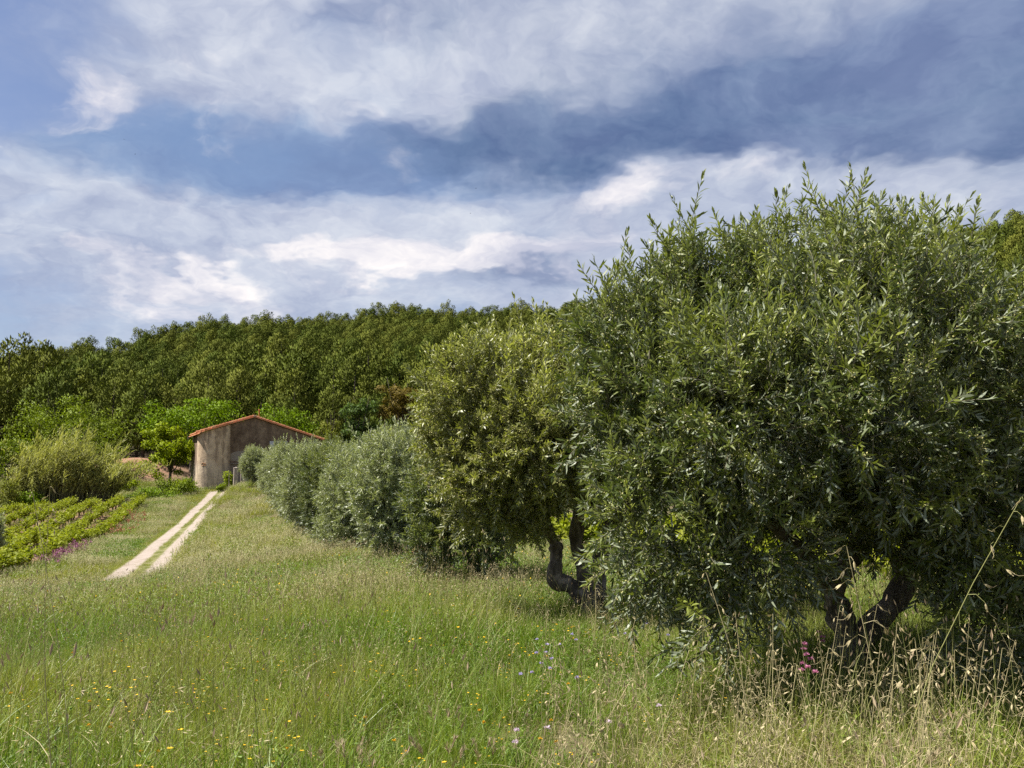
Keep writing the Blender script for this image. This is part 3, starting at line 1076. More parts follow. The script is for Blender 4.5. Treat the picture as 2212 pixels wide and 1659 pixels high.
# ------------------------------------------------------------------ crowns
def lobe_points(lobes, n, rmin=.72, rmax=1.05, inner=.62):
    """Points near the surface of a union of ellipsoids. lobes: (center, radii)."""
    cs = np.array([l[0] for l in lobes], float)
    rs = np.array([np.broadcast_to(l[1], 3) for l in lobes], float)
    area = (rs.prod(1)) ** (2 / 3)
    out_p, out_n = [], []
    need = n
    while need > 0:
        k = rng.choice(len(lobes), size=need * 3, p=area / area.sum())
        d = rand_dirs(len(k))
        rr = rmax - (rmax - rmin) * rng.random(len(k)) ** 1.6
        p = cs[k] + d * rs[k] * rr[:, None]
        q = np.sqrt((((p[:, None] - cs[None]) / rs[None]) ** 2).sum(-1))
        q[np.arange(len(k)), k] = 9
        ok = q.min(1) > inner
        p, nn = p[ok][:need], unit(d[ok] / rs[k][ok])[:need]
        out_p.append(p); out_n.append(nn)
        need -= len(p)
    return np.concatenate(out_p), np.concatenate(out_n)


def sublobes(lobes, per, size=(.28, .5), flat=.8):
    """Break big lobes into many small clumps lying on their surface."""
    out = []
    for c, r in lobes:
        r = np.broadcast_to(np.asarray(r, float), 3)
        for d in rand_dirs(per):
            s = rng.uniform(*size)
            out.append((np.asarray(c) + d * r * rng.uniform(.6, .95), r.mean() * s * np.array([1, 1, flat])))
    return out


# ------------------------------------------------------------------ olive trees
def sprig(L, pairs, leaf_l, leaf_w, asc, droop=0.0, buds=0, seed=0):
    """A shoot along +Z with opposite leaf pairs."""
    r_ = np.random.default_rng(seed)
    mb = MB()
    t = np.linspace(0, 1, 5)
    ax = np.stack([droop * L * t ** 2, 0.03 * L * np.sin(t * 5), L * t * (1 - .25 * droop * t)], 1)
    mb.tube(ax, [.0035, .003, .0026, .002, .0012], 4, 1, cap=False)
    tt = np.repeat(np.linspace(.12, 1.0, pairs), 2) + r_.uniform(-.02, .02, pairs * 2)
    tt = np.clip(tt, .05, 1)
    base = np.stack([np.interp(tt, t, ax[:, i]) for i in range(3)], 1)
    ang = np.repeat(np.arange(pairs) * (math.pi / 2 + .25), 2) + np.tile([0, math.pi], pairs) + r_.uniform(-.5, .5, pairs * 2)
    up = asc + r_.uniform(-.28, .28, pairs * 2) + .5 * (tt > .93)
    rad_ = np.stack([np.cos(ang), np.sin(ang), np.zeros_like(ang)], 1)
    axis = rad_ * np.cos(up)[:, None] + np.array([0, 0, 1.0]) * np.sin(up)[:, None]
    nrm = -rad_ * np.sin(up)[:, None] + np.array([0, 0, 1.0]) * np.cos(up)[:, None]
    nrm = unit(nrm + r_.normal(size=nrm.shape) * .85)
    ln = leaf_l * r_.uniform(.7, 1.2, len(tt)) * np.where(tt > .9, .75, 1)
    mb.leaves(base, axis, nrm, ln, leaf_w * r_.uniform(.8, 1.2, len(tt)), 0, r_.random(len(tt)), r_.uniform(.0, .12, len(tt)), fold=True)
    if buds:
        k = r_.integers(0, len(tt), buds)
        b = base[k] + rad_[k] * r_.uniform(.006, .025, (buds, 1)) + r_.normal(size=(buds, 3)) * .006 + np.array([0, 0, .012])
        mb.leaves(b, r_.normal(size=(buds, 3)), r_.normal(size=(buds, 3)), .011, .009, 2)
        mb.leaves(b, r_.normal(size=(buds, 3)), r_.normal(size=(buds, 3)), .011, .009, 2)
    return mb


def sprig_collection(name, leafmat, ll, lw, buds):
    objs = []
    specs = [(.34, 16, .75, .08), (.30, 15, .65, .15), (.24, 12, .6, .3), (.22, 11, .5, .5), (.26, 13, .55, .7), (.20, 10, .7, .2), (.43, 18, .8, .06), (.44, 16, .75, .16), (.60, 15, .95, .05)]
    for i, (L, pr, asc, dr) in enumerate(specs):
        b = buds if i in (1, 2, 3, 4, 5) else 0
        mb = sprig(L, pr, ll, lw, asc, dr, b, 100 + i)
        objs.append(mb.build('olive_sprig', [leafmat, M['twig'], M['bud']], link=False))
    return proto_collection(name, objs)


SPRIGS = {'green': sprig_collection('olive_sprigs_green', M['olive'], .078, .0130, 16),
          'warm': sprig_collection('olive_sprigs_warm', M['olive_warm'], .070, .0140, 60),
          'silver': sprig_collection('olive_sprigs_silver', M['olive_silver'], .082, .0165, 14)}


def crown_scatter(parent, lobes, n, coll, scale=1.0, shoots=0.16, up=.55, org=(0, 0, 0)):
    lobes = [(np.asarray(c, float) - np.asarray(org), r) for c, r in lobes]
    n_in = int(n * .22)
    p, nn = lobe_points(lobes, n - n_in, .74, 1.06, .66)
    p2, nn2 = lobe_points(lobes, n_in, .35, .8, .2)
    p, nn = np.concatenate([p, p2]), np.concatenate([nn, nn2])
    # thin the crown out in patches so that gaps and dark hollows open
    h = np.sin(p[:, 0] * 3.1 + 1.7 * p[:, 2]) * np.sin(p[:, 1] * 2.7 + 2) * np.sin(p[:, 2] * 3.6 + .8 * p[:, 0])
    keep = rng.random(len(p)) > np.clip((h - .10) * 2.2, 0, .85)
    p, nn = p[keep], nn[keep]
    n = len(p)
    upness = np.clip(nn[:, 2], -1, 1)
    d = nn * .75 + np.array([0, 0, 1.0]) * (up * (0.35 + upness))[:, None] + rng.normal(size=(n, 3)) * .42
    idx = rng.choice([0, 1, 2, 3, 4, 5], size=n, p=[.2, .2, .16, .16, .12, .16])
    top = (upness > .45) & (rng.random(n) < shoots * 3)
    idx[top] = rng.choice([6, 7, 0, 8], size=top.sum(), p=[.31, .31, .27, .11])
    d[top] = np.array([0, 0, 1.0]) + rng.normal(size=(top.sum(), 3)) * .36
    low = upness < -.25
    d[low] += np.array([0, 0, -.35])
    e, Mx = euler_from_dir(d, rng.uniform(0, 6.28, n))
    s = rng.uniform(.75, 1.35, n) * scale
    tint = np.clip(rng.random(n) ** 2 * .6 + .45 * top, 0, 1)
    o = scatter('foliage', coll, p, e, s, idx, tint, parent)
    return o, p, unit(d), nn


ROW_GROUP = 'olive trees along the meadow row'
ROW_CAT = 'olive tree'


def limb(root, name, pts, radii, seed=0, mat=None, org=(0, 0, 0), sides=11):
    """A gnarled limb through the given points (smoothed)."""
    pts = [np.array(p, float) - np.asarray(org) for p in pts]
    m = len(pts)
    ts = np.linspace(0, m - 1, (m - 1) * 5 + 1)
    P0 = np.array(pts)
    out = []
    for t in ts:
        i = min(int(t), m - 2); u = t - i
        a, b, c, d = P0[max(i - 1, 0)], P0[i], P0[i + 1], P0[min(i + 2, m - 1)]
        out.append(.5 * (2 * b + (c - a) * u + (2 * a - 5 * b + 4 * c - d) * u * u + (3 * b - a - 3 * c + d) * u ** 3))
    rr = np.interp(ts, range(m), radii)
    r_ = np.random.default_rng(seed)
    rr = rr * (1 + .10 * np.sin(ts * 5 + seed) + .07 * r_.normal(size=len(ts)))
    mb = MB()
    mb.tube([tuple(q) for q in out], rr.tolist(), sides, 0, rough=.09, seed=seed)
    return mb.build(name, mat or M['bark'], root, smooth=True)


def olive(label, base, trunk, limbs, lobes, n, coll, scale=1.0, up=.55, shoots=.16, group=ROW_GROUP):
    root = empty('olive_tree', tuple(base))
    tag(root, label, ROW_CAT, group)
    limb(root, 'trunk', *trunk, seed=1, org=base)
    for i, l in enumerate(limbs):
        limb(root, 'limb', *l, seed=i + 2, org=base)
    f = crown_scatter(root, lobes, n, coll, scale, shoots, up, base)
    return root, f


def L_(px, py, d, r, sy=1.0, sz=1.0):
    r = max(r - (.20 if d < 9 else .24 if d < 14 else .28), r * .5)     # the shoots stand out by their own length
    return (np.array(P(px, py, d)), np.array([r, r * sy, r * sz]))


# nearest tree -------------------------------------------------------
d1 = 7.2
b1 = P(1842, 1440, d1); b1.z = gz(b1.x, d1)
t1 = ([b1 - Vector((0, 0, .15)), b1 + Vector((0, 0, .12)), P(1838, 1385, d1)], [.20, .165, .15])
limbs1 = [([P(1838, 1400, d1), P(1815, 1330, d1), P(1800, 1272, d1 - .05), P(1832, 1215, d1 - .1), P(1862, 1150, d1 - .1), P(1840, 1000, d1 + .1), P(1800, 800, d1)], [.115, .10, .085, .085, .075, .055, .03]),
          ([P(1845, 1400, d1), P(1890, 1345, d1 + .05), P(1942, 1285, d1 + .1), P(1962, 1225, d1 + .1), P(1985, 1150, d1 + .1), P(2050, 1000, d1), P(2120, 820, d1)], [.105, .10, .095, .09, .08, .055, .03]),
          ([P(1955, 1240, d1 + .1), P(1935, 1200, d1 + .1), P(1905, 1178, d1), P(1870, 1130, d1 - .1)], [.075, .06, .055, .045]),
          ([P(1970, 1220, d1 + .1), P(2035, 1180, d1), P(2110, 1140, d1 - .3)], [.07, .055, .035]),
          ([P(1800, 1275, d1), P(1740, 1200, d1 - .3), P(1620, 1080, d1 - .5), P(1500, 980, d1 - .4)], [.075, .06, .045, .025])]
lobes1 = [L_(1830, 830, 7.0, 1.32), L_(1490, 910, 6.9, .86), L_(1455, 1110, 6.5, .66), L_(1555, 1255, 6.2, .40), L_(1850, 685, 7.2, .60), L_(1490, 660, 7.2, .52), L_(1650, 615, 7.3, .44), L_(1430, 730, 7.2, .60),
          L_(1620, 660, 7.2, .58), L_(2020, 640, 7.3, .55), L_(2170, 900, 6.8, .92), L_(2130, 1140, 6.4, .66), L_(2060, 1330, 6.1, .26), L_(1850, 900, 6.05, .70), L_(2240, 1250, 6.2, .4),
          L_(1650, 1140, 6.2, .56), L_(1620, 1300, 6.2, .36), L_(1560, 1330, 6.0, .34), L_(2130, 1330, 6.2, .44), L_(1390, 1230, 6.3, .34), L_(1335, 760, 7.1, .52), L_(1320, 900, 6.9, .46), L_(1830, 830, 8.4, 1.25), L_(1500, 880, 8.1, .9), L_(2260, 930, 7.6, 1.0), L_(1600, 900, 6.2, .7), L_(2040, 1010, 6.1, .6), L_(2420, 1000, 7.4, 1.1), L_(1330, 1030, 6.7, .32)]
tree1, (f1, p1, dir1, n1) = olive('nearest and largest olive tree with two bare limbs framing a gap at the right', b1, t1, limbs1, lobes1, 11500, SPRIGS['green'], 1.0, .6, .2)

# the largest-looking leaves of the nearest tree are leaves of their own
camv = np.array([0, 0, EYE]) - (p1 + np.array(b1))
face = (n1 * unit(camv)).sum(1)
dist = np.linalg.norm(camv, axis=1)
wx = (p1 + np.array(b1))
inview = (np.abs(wx[:, 0] / wx[:, 1]) < .57)
order = np.argsort(np.where(inview & (face > .25), dist, 99))[:100]
leaf_meshes = []
for k in range(3):
    mb = MB()
    mb.leaves([[0, 0, 0]], [[0, 0, 1]], [[0, 1, 0]], .084 + .008 * k, .0145, 0, [.3 + .3 * k], .04 + .04 * k, fold=True)
    leaf_meshes.append(mb.mesh('leaf', M['olive']))
for i in order:
    for k in range(3):
        o = bpy.data.objects.new('leaf', leaf_meshes[k])
        C.objects.link(o)
        o.parent = tree1
        q = p1[i] + dir1[i] * (.08 + .07 * k)
        dd = unit((dir1[i] * .6 + rand_dirs(1)[0] * .9)[None])
        e, _ = euler_from_dir(dd, rng.uniform(0, 6.28, 1))
        o.location = q
        o.rotation_euler = e[0]

# second tree ---------------------------------------------------------
d2 = 11.9
b2 = P(1282, 1330, d2); b2.z = gz(b2.x, d2)
limbs2 = [([P(1275, 1310, d2), P(1258, 1285, d2), P(1225, 1262, d2 - .05), P(1199, 1254, d2 - .1), P(1200, 1222, d2 - .1), P(1201, 1185, d2), P(1186, 1150, d2), P(1150, 1050, d2), P(1080, 900, d2)], [.13, .125, .11, .115, .095, .085, .075, .06, .03]),
          ([P(1280, 1300, d2), P(1262, 1250, d2), P(1253, 1203, d2), P(1244, 1165, d2), P(1250, 1100, d2), P(1240, 950, d2), P(1220, 800, d2)], [.12, .10, .085, .10, .08, .06, .03]),
          ([P(1290, 1300, d2), P(1290, 1250, d2 + .1), P(1298, 1198, d2 + .1), P(1314, 1160, d2 + .1), P(1325, 1060, d2 + .2), P(1350, 900, d2 + .2)], [.13, .115, .10, .085, .06, .03])]
lobes2 = [L_(1035, 885, 11.5, .84), L_(1195, 890, 11.9, 1.02), L_(1065, 1010, 11.2, .74), L_(1330, 920, 12.0, 1.1), L_(1140, 1090, 11.3, .50), L_(1180, 960, 11.0, .8), L_(1340, 1050, 12.0, .55),
          L_(975, 960, 11.5, .44), L_(1200, 900, 13.0, 1.0), L_(1100, 880, 12.5, .9), L_(1010, 1090, 11.2, .36)]
olive('second olive of the row with an elbow bent limb and yellowish flower buds', b2, ([b2 - Vector((0, 0, .15)), P(1280, 1330, d2), P(1278, 1295, d2)], [.16, .135, .14]), limbs2, lobes2, 7400, SPRIGS['warm'], 1.15, .4, .14)

# third and fourth ----------------------------------------------------
d3 = 16.8
b3 = P(1003, 1262, d3); b3.z = gz(b3.x, d3)
limbs3 = [([P(1000, 1262, d3), P(975, 1255, d3), P(947, 1240, d3), P(925, 1203, d3), P(930, 1150, d3), P(930, 1050, d3)], [.16, .15, .13, .11, .09, .05]),
          ([P(1005, 1262, d3), P(1027, 1245, d3), P(1020, 1200, d3), P(1010, 1120, d3)], [.15, .12, .10, .07])]
lobes3 = [L_(965, 1060, 16.8, .85), L_(935, 1180, 16.3, .50), L_(1080, 1090, 16.8, .75), L_(1010, 1010, 16.9, .75), L_(1000, 1060, 17.6, .9), L_(1050, 1170, 16.3, .5)]
t3, _ = olive('third olive of the row with low drooping leaves and a sawn off limb stub', b3, ([b3 - Vector((0, 0, .2)), b3, P(1003, 1250, d3)], [.22, .18, .17]), limbs3, lobes3, 3600, SPRIGS['green'], 1.25, .35)
st = limb(t3, 'limb_stub', [P(924, 1202, d3), P(910, 1193, d3 - .05), P(893, 1187, d3 - .1)], [.10, .095, .085], 9, M['cut_wood'], b3)
d4 = 23.2
b4 = P(868, 1215, d4); b4.z = gz(b4.x, d4)
limbs4 = [([P(866, 1215, d4), P(858, 1190, d4), P(848, 1165, d4), P(840, 1080, d4)], [.15, .13, .11, .06]), ([P(868, 1215, d4), P(885, 1185, d4), P(890, 1100, d4)], [.13, .10, .06])]
lobes4 = [L_(850, 1040, 23.2, 1.15), L_(835, 1125, 22.8, .75), L_(905, 1100, 23.0, .8), L_(795, 1085, 23.0, .68), L_(870, 1020, 24.2, 1.0), L_(900, 1010, 23.4, .85)]
olive('fourth olive of the row with a broad silvery crown behind the yellowish one', b4, ([b4 - Vector((0, 0, .2)), b4, P(868, 1200, d4)], [.2, .17, .15]), limbs4, lobes4, 3300, SPRIGS['silver'], 1.35, .45)


def far_olive(label, d, top_y, rad_, n, coll, seed, scale=1.7, xpx=None, group=ROW_GROUP):
    global rng
    keep = rng
    rng = np.random.default_rng(seed)
    rad_ -= .24 * scale
    x = row_x(d) if xpx is None else P(xpx, 1009, d).x
    z0 = gz(x, d)
    ztop = P(1106 + F * x / d, top_y, d).z - .34 * scale
    base = Vector((x, d, z0))
    h = ztop - z0
    lobes = []
    cz = z0 + .35 + (h - .35) * .52
    lobes.append((np.array([x, d, cz]), np.array([rad_, rad_, (h - .35) * .47])))
    for k in range(6):
        a = k * math.pi / 3 + rng.uniform(-.4, .4)
        lobes.append((np.array([x + math.cos(a) * rad_ * .62, d + math.sin(a) * rad_ * .62, cz + rng.uniform(-.35, .3) * h]), np.array([1, 1, 1.1]) * rad_ * rng.uniform(.45, .6)))
    tr = ([base - Vector((0, 0, .2)), base + Vector((.04, 0, .3)), base + Vector((.1, 0, .8))], [.2, .16, .14])
    lb = [([base + Vector((.05, 0, .5)), base + Vector((-.35, .1, 1.1)), base + Vector((-.5, .1, 2.0))], [.12, .09, .04]),
          ([base + Vector((.08, 0, .6)), base + Vector((.4, -.1, 1.2)), base + Vector((.55, 0, 2.1))], [.11, .08, .04])]
    olive(label, base, tr, lb, lobes, n, coll, scale, .5, .14, group)
    rng = keep


ORD = ['fifth', 'sixth', 'seventh', 'eighth', 'ninth', 'tenth']
LOOK = ['silvery olive with dense foliage reaching down into the grass', 'silvery olive pressed between its neighbours', 'grey green olive with a notched left flank', 'grey green olive with a dark hollow low on its left side', 'pale olive rising in front of the house gable', 'small olive before the shuttered house window']
for i, (d, ty, r, n, cl) in enumerate([(28.5, 944, 1.45, 3000, 'silver'), (34.0, 946, 1.4, 2600, 'green'), (40.0, 950, 1.5, 2500, 'silver'), (46.0, 951, 1.35, 2200, 'silver'), (51.5, 961, 1.4, 2000, 'silver'), (57.5, 974, 1.40, 2000, 'silver')]):
    far_olive(LOOK[i] + ', ' + ORD[i] + ' of the row', d, ty, r, int(n * 1.25), SPRIGS[cl], 40 + i, 1.3)
far_olive('smallest round olive at the far end of the row before the farmhouse wall', 74.0, 967, 1.22, 2300, SPRIGS['silver'], 60, 1.35, 551)
far_olive('dark silvery olive bush cut by the frame beside the vineyard at the left edge', 46.0, 1090, 1.2, 1800, SPRIGS['silver'], 61, 1.6, -40, group=None)

# ------------------------------------------------------------------ broadleaf trees round the house
def broad_tree(name, label, cat, px, d, top_y, bot_y, width_px, mat, n, leaf, seed, trunk_r=.22, shape='round', bare=0):
    global rng
    keep = rng
    rng = np.random.default_rng(seed)
    x = P(px, 950, d).x
    z0 = gz(x, d)
    ztop, zbot = P(px, top_y, d).z, max(P(px, bot_y, d).z, z0 + .3)
    h = ztop - zbot
    R = width_px / F * d / 2
    root = empty(name, (x, d, z0))
    tag(root, label, cat)
    c = np.array([0, 0, (ztop + zbot) / 2 - z0])
    big = []
    k = 9 if shape != 'flat' else 12
    for i in range(k):
        a = i * 2.4 + rng.uniform(-.3, .3)
        rr = math.sqrt((i + .5) / k) * R * .68
        zz = (rng.uniform(-.30, .30) if i > 1 else .22) * h
        if shape == 'flat': zz = (.18 - .35 * (rr / R) ** 2 + rng.uniform(-.12, .12)) * h
        s = R * rng.uniform(.36, .52)
        big.append((c + np.array([math.cos(a) * rr, math.sin(a) * rr, zz]), np.array([s, s, min(s * .8, h * .32)])))
    small = sublobes(big, 8, (.26, .50), .75)
    p, nn = lobe_points(small, n, .55, 1.1, .3)
    zc = np.clip(p[:, 2], zbot - z0 + .05, ztop - z0)
    p[:, 2] = zc
    mb = MB()
    ax = unit(nn * .15 + rng.normal(size=p.shape) * .7 + np.array([0, 0, -.15]))
    mb.leaves(p, ax, unit(nn * 1.2 + np.array([0, 0, .35]) + rng.normal(size=p.shape) * .55), leaf * rng.uniform(.7, 1.4, n), leaf * .55, 0, rng.random(n), .08)
    sn = unit(nn * .9 + unit(p - c) * .35 + rng.normal(size=p.shape) * .35)
    tag(mb.build('crown', mat, root, normals=np.repeat(sn, 4, 0)), kind='stuff')
    tb = MB()
    top = c[2] + .1 * h
    tb.tube([(0, 0, -.4), (.05, 0, .4), (.15, .1, c[2] * .5), (.05, 0, top)], [trunk_r * 1.3, trunk_r, trunk_r * .75, trunk_r * .25], 9, 0, .08)
    tb.build('trunk', M['tree_bark'], root, smooth=True)
    lm = MB()
    for b, _ in big[:7]:
        st_ = np.array([.12, .05, max(.4, c[2] * .42)])
        mid = st_ * .45 + b * .55 + np.array([0, 0, -.3])
        lm.tube([tuple(st_), tuple(mid), tuple(b), tuple(b + (b - mid) * .5)], [trunk_r * .55, trunk_r * .36, trunk_r * .2, trunk_r * .06], 6)
    lm.build('limbs', M['tree_bark'], root, smooth=True)
    if bare:
        bb = MB()
        for i in range(bare):
            a = rng.uniform(0, 6.28)
            st_ = np.array([0, 0, c[2]])
            e_ = c + np.array([math.cos(a) * R * .5, math.sin(a) * R * .5, h * rng.uniform(.3, .6)])
            bb.tube([tuple(st_), tuple((st_ + e_) / 2 + rng.normal(size=3) * .15), tuple(e_)], [.05, .03, .01], 5)
        bb.build('bare_branches', M['tree_bark'], root)
    rng = keep
    return root


broad_tree('fig_tree', 'wide deep green tree behind the left end of the farmhouse roof', 'tree', 415, 122, 862, 1030, 262, M['broad'], 9500, .36, 201, .3)
broad_tree('mulberry_tree', 'bright lime green tree touching the round tower on its left', 'tree', 368, 107.5, 898, 1085, 124, M['lime'], 7000, .30, 202, .2)
broad_tree('walnut_tree', 'green tree showing above the right slope of the farmhouse roof', 'tree', 600, 128, 872, 1000, 165, M['broad'], 5000, .34, 203, .25)
broad_tree('acacia_tree', 'large open green tree with spreading limbs behind the reeds', 'tree', 148, 112, 858, 1040, 285, M['mid'], 8200, .30, 204, .28, 'flat', 5)
broad_tree('elm_tree', 'blue green tree between the house gable and the brownish oak', 'tree', 768, 126, 846, 985, 100, M['bluegreen'], 5200, .32, 205, .22)
broad_tree('oak_tree', 'brownish oak next to the left edge of the yellowish olive crown', 'tree', 868, 128, 805, 985, 115, M['oak'], 6500, .34, 206, .25)
broad_tree('almond_tree', 'loose olive green tree with bare twigs right of the roof end', 'tree', 716, 124, 892, 1000, 80, M['yellowish'], 2600, .26, 207, .14, 'round', 7)
broad_tree('young_elm_tree', 'small dark green tree at the foot of the acacia by the left edge', 'tree', 20, 108, 940, 1060, 120, M['mid'], 3000, .3, 208, .15)


# ------------------------------------------------------------------ pines
def pine_proto(seed, h, narrow):
    global rng
    keep = rng
    rng = np.random.default_rng(seed)
    lob = []
    nl = 34
    for i in range(nl):
        t = (i + .5) / nl
        z = h * (.24 + .74 * t + rng.uniform(-.05, .05))
        rmax = h * narrow * (math.sin(min(1.0, (1 - t) * 1.15 + .10) * math.pi * .62) ** .8) * (1.0 if t > .2 else .55 + 2.2 * t)
        a = i * 2.399 + rng.uniform(-.4, .4)
        rr = rmax * rng.uniform(.30, 1.05)
        s = h * rng.uniform(.055, .125) * (1.1 - .40 * t)
        lob.append((np.array([math.cos(a) * rr, math.sin(a) * rr, z]), np.array([s * .92, s * .92, s * 1.15])))
    n = 4200
    p, nn = lobe_points(lob, n, .66, 1.16, .5)
    mb = MB()
    ax = unit(nn * .45 + np.array([.1, 0, .75]) + rng.normal(size=p.shape) * .35)
    mb.leaves(p, ax, unit(rng.normal(size=p.shape) * .4 + nn * 1.2), h * .038 * rng.uniform(.6, 1.4, n), h * .016, 0, rng.random(n), .05)
    cen = np.stack([np.zeros(n), np.zeros(n), p[:, 2] - h * .06], 1)
    sn = unit(nn * .75 + unit(p - cen) * .6 + rng.normal(size=p.shape) * .28)
    crown = mb.mesh('pine crown', M['pine'], normals=np.repeat(sn, 4, 0))
    tb = MB()
    tb.tube([(0, 0, -.8), (.05, 0, h * .25), (-.06, .05, h * .6), (0, 0, h * .93)], [h * .020, h * .016, h * .011, h * .003], 7)
    for b, s in lob[:14]:
        tb.tube([(0, 0, b[2] * .93), tuple(b * np.array([.55, .55, 1]) * np.array([1, 1, .98])), tuple(b)], [h * .006, h * .004, h * .0015], 4, cap=False)
    trunk = tb.mesh('pine trunk', M['pine_bark'])
    rng = keep
    return crown, trunk


PINES = [pine_proto(300 + i, 10.0, w) for i, w in enumerate([.24, .32, .38, .27, .42, .33, .22])]
prng = np.random.default_rng(77)


def pine_positions():
    pts = []
    cell = {}
    for _ in range(26000):
        px = prng.uniform(-150, 2500)
        az = math.atan((px - 1106) / F)
        rr = float(np.interp(px, _rp, _rd))
        r = math.sqrt(prng.uniform(138 ** 2, (rr + 22) ** 2))
        x, y = r * math.sin(az), r * math.cos(az)
        gapd = 4.3 + 3.2 * prng.random() ** 1.5
        if r < 150 and prng.random() < .45: continue
        k = (int(x // 6), int(y // 6))
        ok = True
        for i in (-1, 0, 1):
            for j in (-1, 0, 1):
                for (a, b) in cell.get((k[0] + i, k[1] + j), ()):
                    if (a - x) ** 2 + (b - y) ** 2 < gapd ** 2:
                        ok = False
        if ok:
            cell.setdefault(k, []).append((x, y))
            pts.append((x, y, r, px, rr))
    return pts


pp_ = pine_positions()
xs = np.array([q[0] for q in pp_]); ys = np.array([q[1] for q in pp_])
zs = ground(xs, ys)
rs_ = np.array([q[2] for q in pp_]); pxs = np.array([q[3] for q in pp_]); rrs = np.array([q[4] for q in pp_])
# a sunlit clearing with bare earth at the foot of the wood, right of the roof
clear = (np.abs(pxs - 690) < 24) & (rs_ < 185)
hs = prng.uniform(7.0, 12.5, len(pp_)) + 2.2 * (prng.random(len(pp_)) < .12) * np.where(rs_ > rrs - 40, .92, 1)
hs = hs * np.where(rs_ < 200, 1.2, 1)
sel = ~clear
inview = sel & (pxs > -40) & (pxs < 1290)
near_order = np.argsort(np.where(inview, rs_ - hs * 4, 1e9))[:262]
ridge_order = np.argsort(np.where(inview & (rs_ > rrs - 14), np.abs(rs_ - rrs) , 1e9))[:34]
is_obj = np.zeros(len(pp_), bool)
is_obj[near_order] = True
is_obj[ridge_order] = True
for i in np.nonzero(is_obj)[0]:
    cr, tk = PINES[prng.integers(len(PINES))]
    root = empty('pine_tree', (xs[i], ys[i], zs[i] - .1), prng.uniform(0, 6.28))
    s = hs[i] / 10
    root.scale = (s * prng.uniform(.9, 1.25), s * prng.uniform(.9, 1.25), s)
    if rs_[i] > rrs[i] - 14:
        tag(root, 'dark green pine standing on the skyline of the wooded ridge', 'pine tree', 'pines on the ridge')
    else:
        zone = [(70, 'at the left frame edge'), (150, 'behind the left half of the acacia'), (235, 'behind the right half of the acacia'), (320, 'above the gap right of the reeds'), (400, 'above the lime green tree'), (480, 'above the wide deep green tree'),
                (560, 'straight above the roof ridge'), (640, 'above the chimney pipe and right roof slope'), (725, 'above the right end of the roof'), (815, 'above the blue green tree'), (905, 'above the brownish oak'), (1010, 'behind the left of the yellowish olive'), (1120, 'behind the middle of the yellowish olive'), (9999, 'between the two nearest olives')]
        zl = next(z for lim, z in zone if pxs[i] < lim)
        tier = 'in the front rank, ' if rs_[i] < 165 else 'in the second rank, ' if rs_[i] < 195 else 'halfway up the wooded hill, '
        tag(root, 'green pine ' + tier + zl, 'pine tree', 'pines ' + zl)
    for nm, me in (('crown', cr), ('trunk', tk)):
        o = bpy.data.objects.new(nm, me)
        C.objects.link(o); o.parent = root
        if nm == 'crown': o['kind'] = 'stuff'
protos = []
for cr, tk in PINES:
    protos.append(bpy.data.objects.new('pine', cr))
pc = proto_collection('pine_wood', protos)
rest = np.nonzero(sel & ~is_obj)[0]
nrest = len(rest)
sc3 = np.stack([hs[rest] / 10 * prng.uniform(.9, 1.25, nrest), hs[rest] / 10 * prng.uniform(.9, 1.25, nrest), hs[rest] / 10], 1)
tag(scatter('pine_forest', pc, np.stack([xs[rest], ys[rest], zs[rest] - .1], 1), np.stack([np.zeros(nrest), np.zeros(nrest), prng.uniform(0, 6.28, nrest)], 1), sc3, prng.integers(0, len(PINES), nrest), prng.random(nrest)),
    'dense dark green pine forest covering the upper slopes of the hill', 'forest')
print('pines', is_obj.sum(), nrest)

# a dead grey pine trunk standing among the pines
dx = P(470, 880, 150)
zz = gz(dx.x, 150)
dt = empty('dead_pine_tree', (dx.x, 150, zz))
tag(dt, 'leafless grey dead pine in front of the dark wood', 'dead tree')
mb = MB(); mb.tube([(0, 0, -.3), (.1, 0, 4), (-.1, 0, 9)], [.16, .11, .02], 7); mb.build('trunk', M['wood_grey'], dt)
for i in range(9):
    a = i * 2.4; z = 3.5 + i * .55
    mb = MB(); mb.tube([(0, 0, z), (math.cos(a) * .8, math.sin(a) * .8, z + .5), (math.cos(a) * 1.5, math.sin(a) * 1.5, z + 1.3)], [.04, .025, .008], 5); mb.build('branch', M['wood_grey'], dt)


# ------------------------------------------------------------------ shrubs and undergrowth
def shrub(name, label, px, py, d, w, h, mat, n, leaf, seed, cat='shrub', group=None):
    global rng
    keep = rng
    rng = np.random.default_rng(seed)
    x = P(px, py, d).x
    root = empty(name, (x, d, gz(x, d)))
    tag(root, label, cat, group)
    big = [(np.array([rng.uniform(-.35, .35) * w, rng.uniform(-.35, .35) * w, h * rng.uniform(.3, .6)]), np.array([w * .3, w * .3, h * .42])) for _ in range(5)]
    small = sublobes(big, 7, (.3, .5), .9)
    p, nn = lobe_points(small, n, .5, 1.15, .3)
    p[:, 2] = np.maximum(p[:, 2], .03)
    mb = MB()
    mb.leaves(p, unit(nn * .6 + rng.normal(size=p.shape) * .6 + np.array([0, 0, .2])), unit(nn + np.array([0, 0, .8])), leaf * rng.uniform(.7, 1.4, n), leaf * .55, 0, rng.random(n), .08)
    sn = unit(nn * .8 + np.array([0, 0, .4]) + rng.normal(size=p.shape) * .35)
    tag(mb.build('foliage', mat, root, normals=np.repeat(sn, 4, 0)), kind='stuff')
    sb = MB()
    for i in range(6):
        a = rng.uniform(0, 6.28)
        sb.tube([(0, 0, -.1), (math.cos(a) * w * .15, math.sin(a) * w * .15, h * .35), (math.cos(a) * w * .3, math.sin(a) * w * .3, h * .75)], [.03, .02, .008], 5)
    sb.build('stems', M['tree_bark'], root)
    rng = keep
    return root


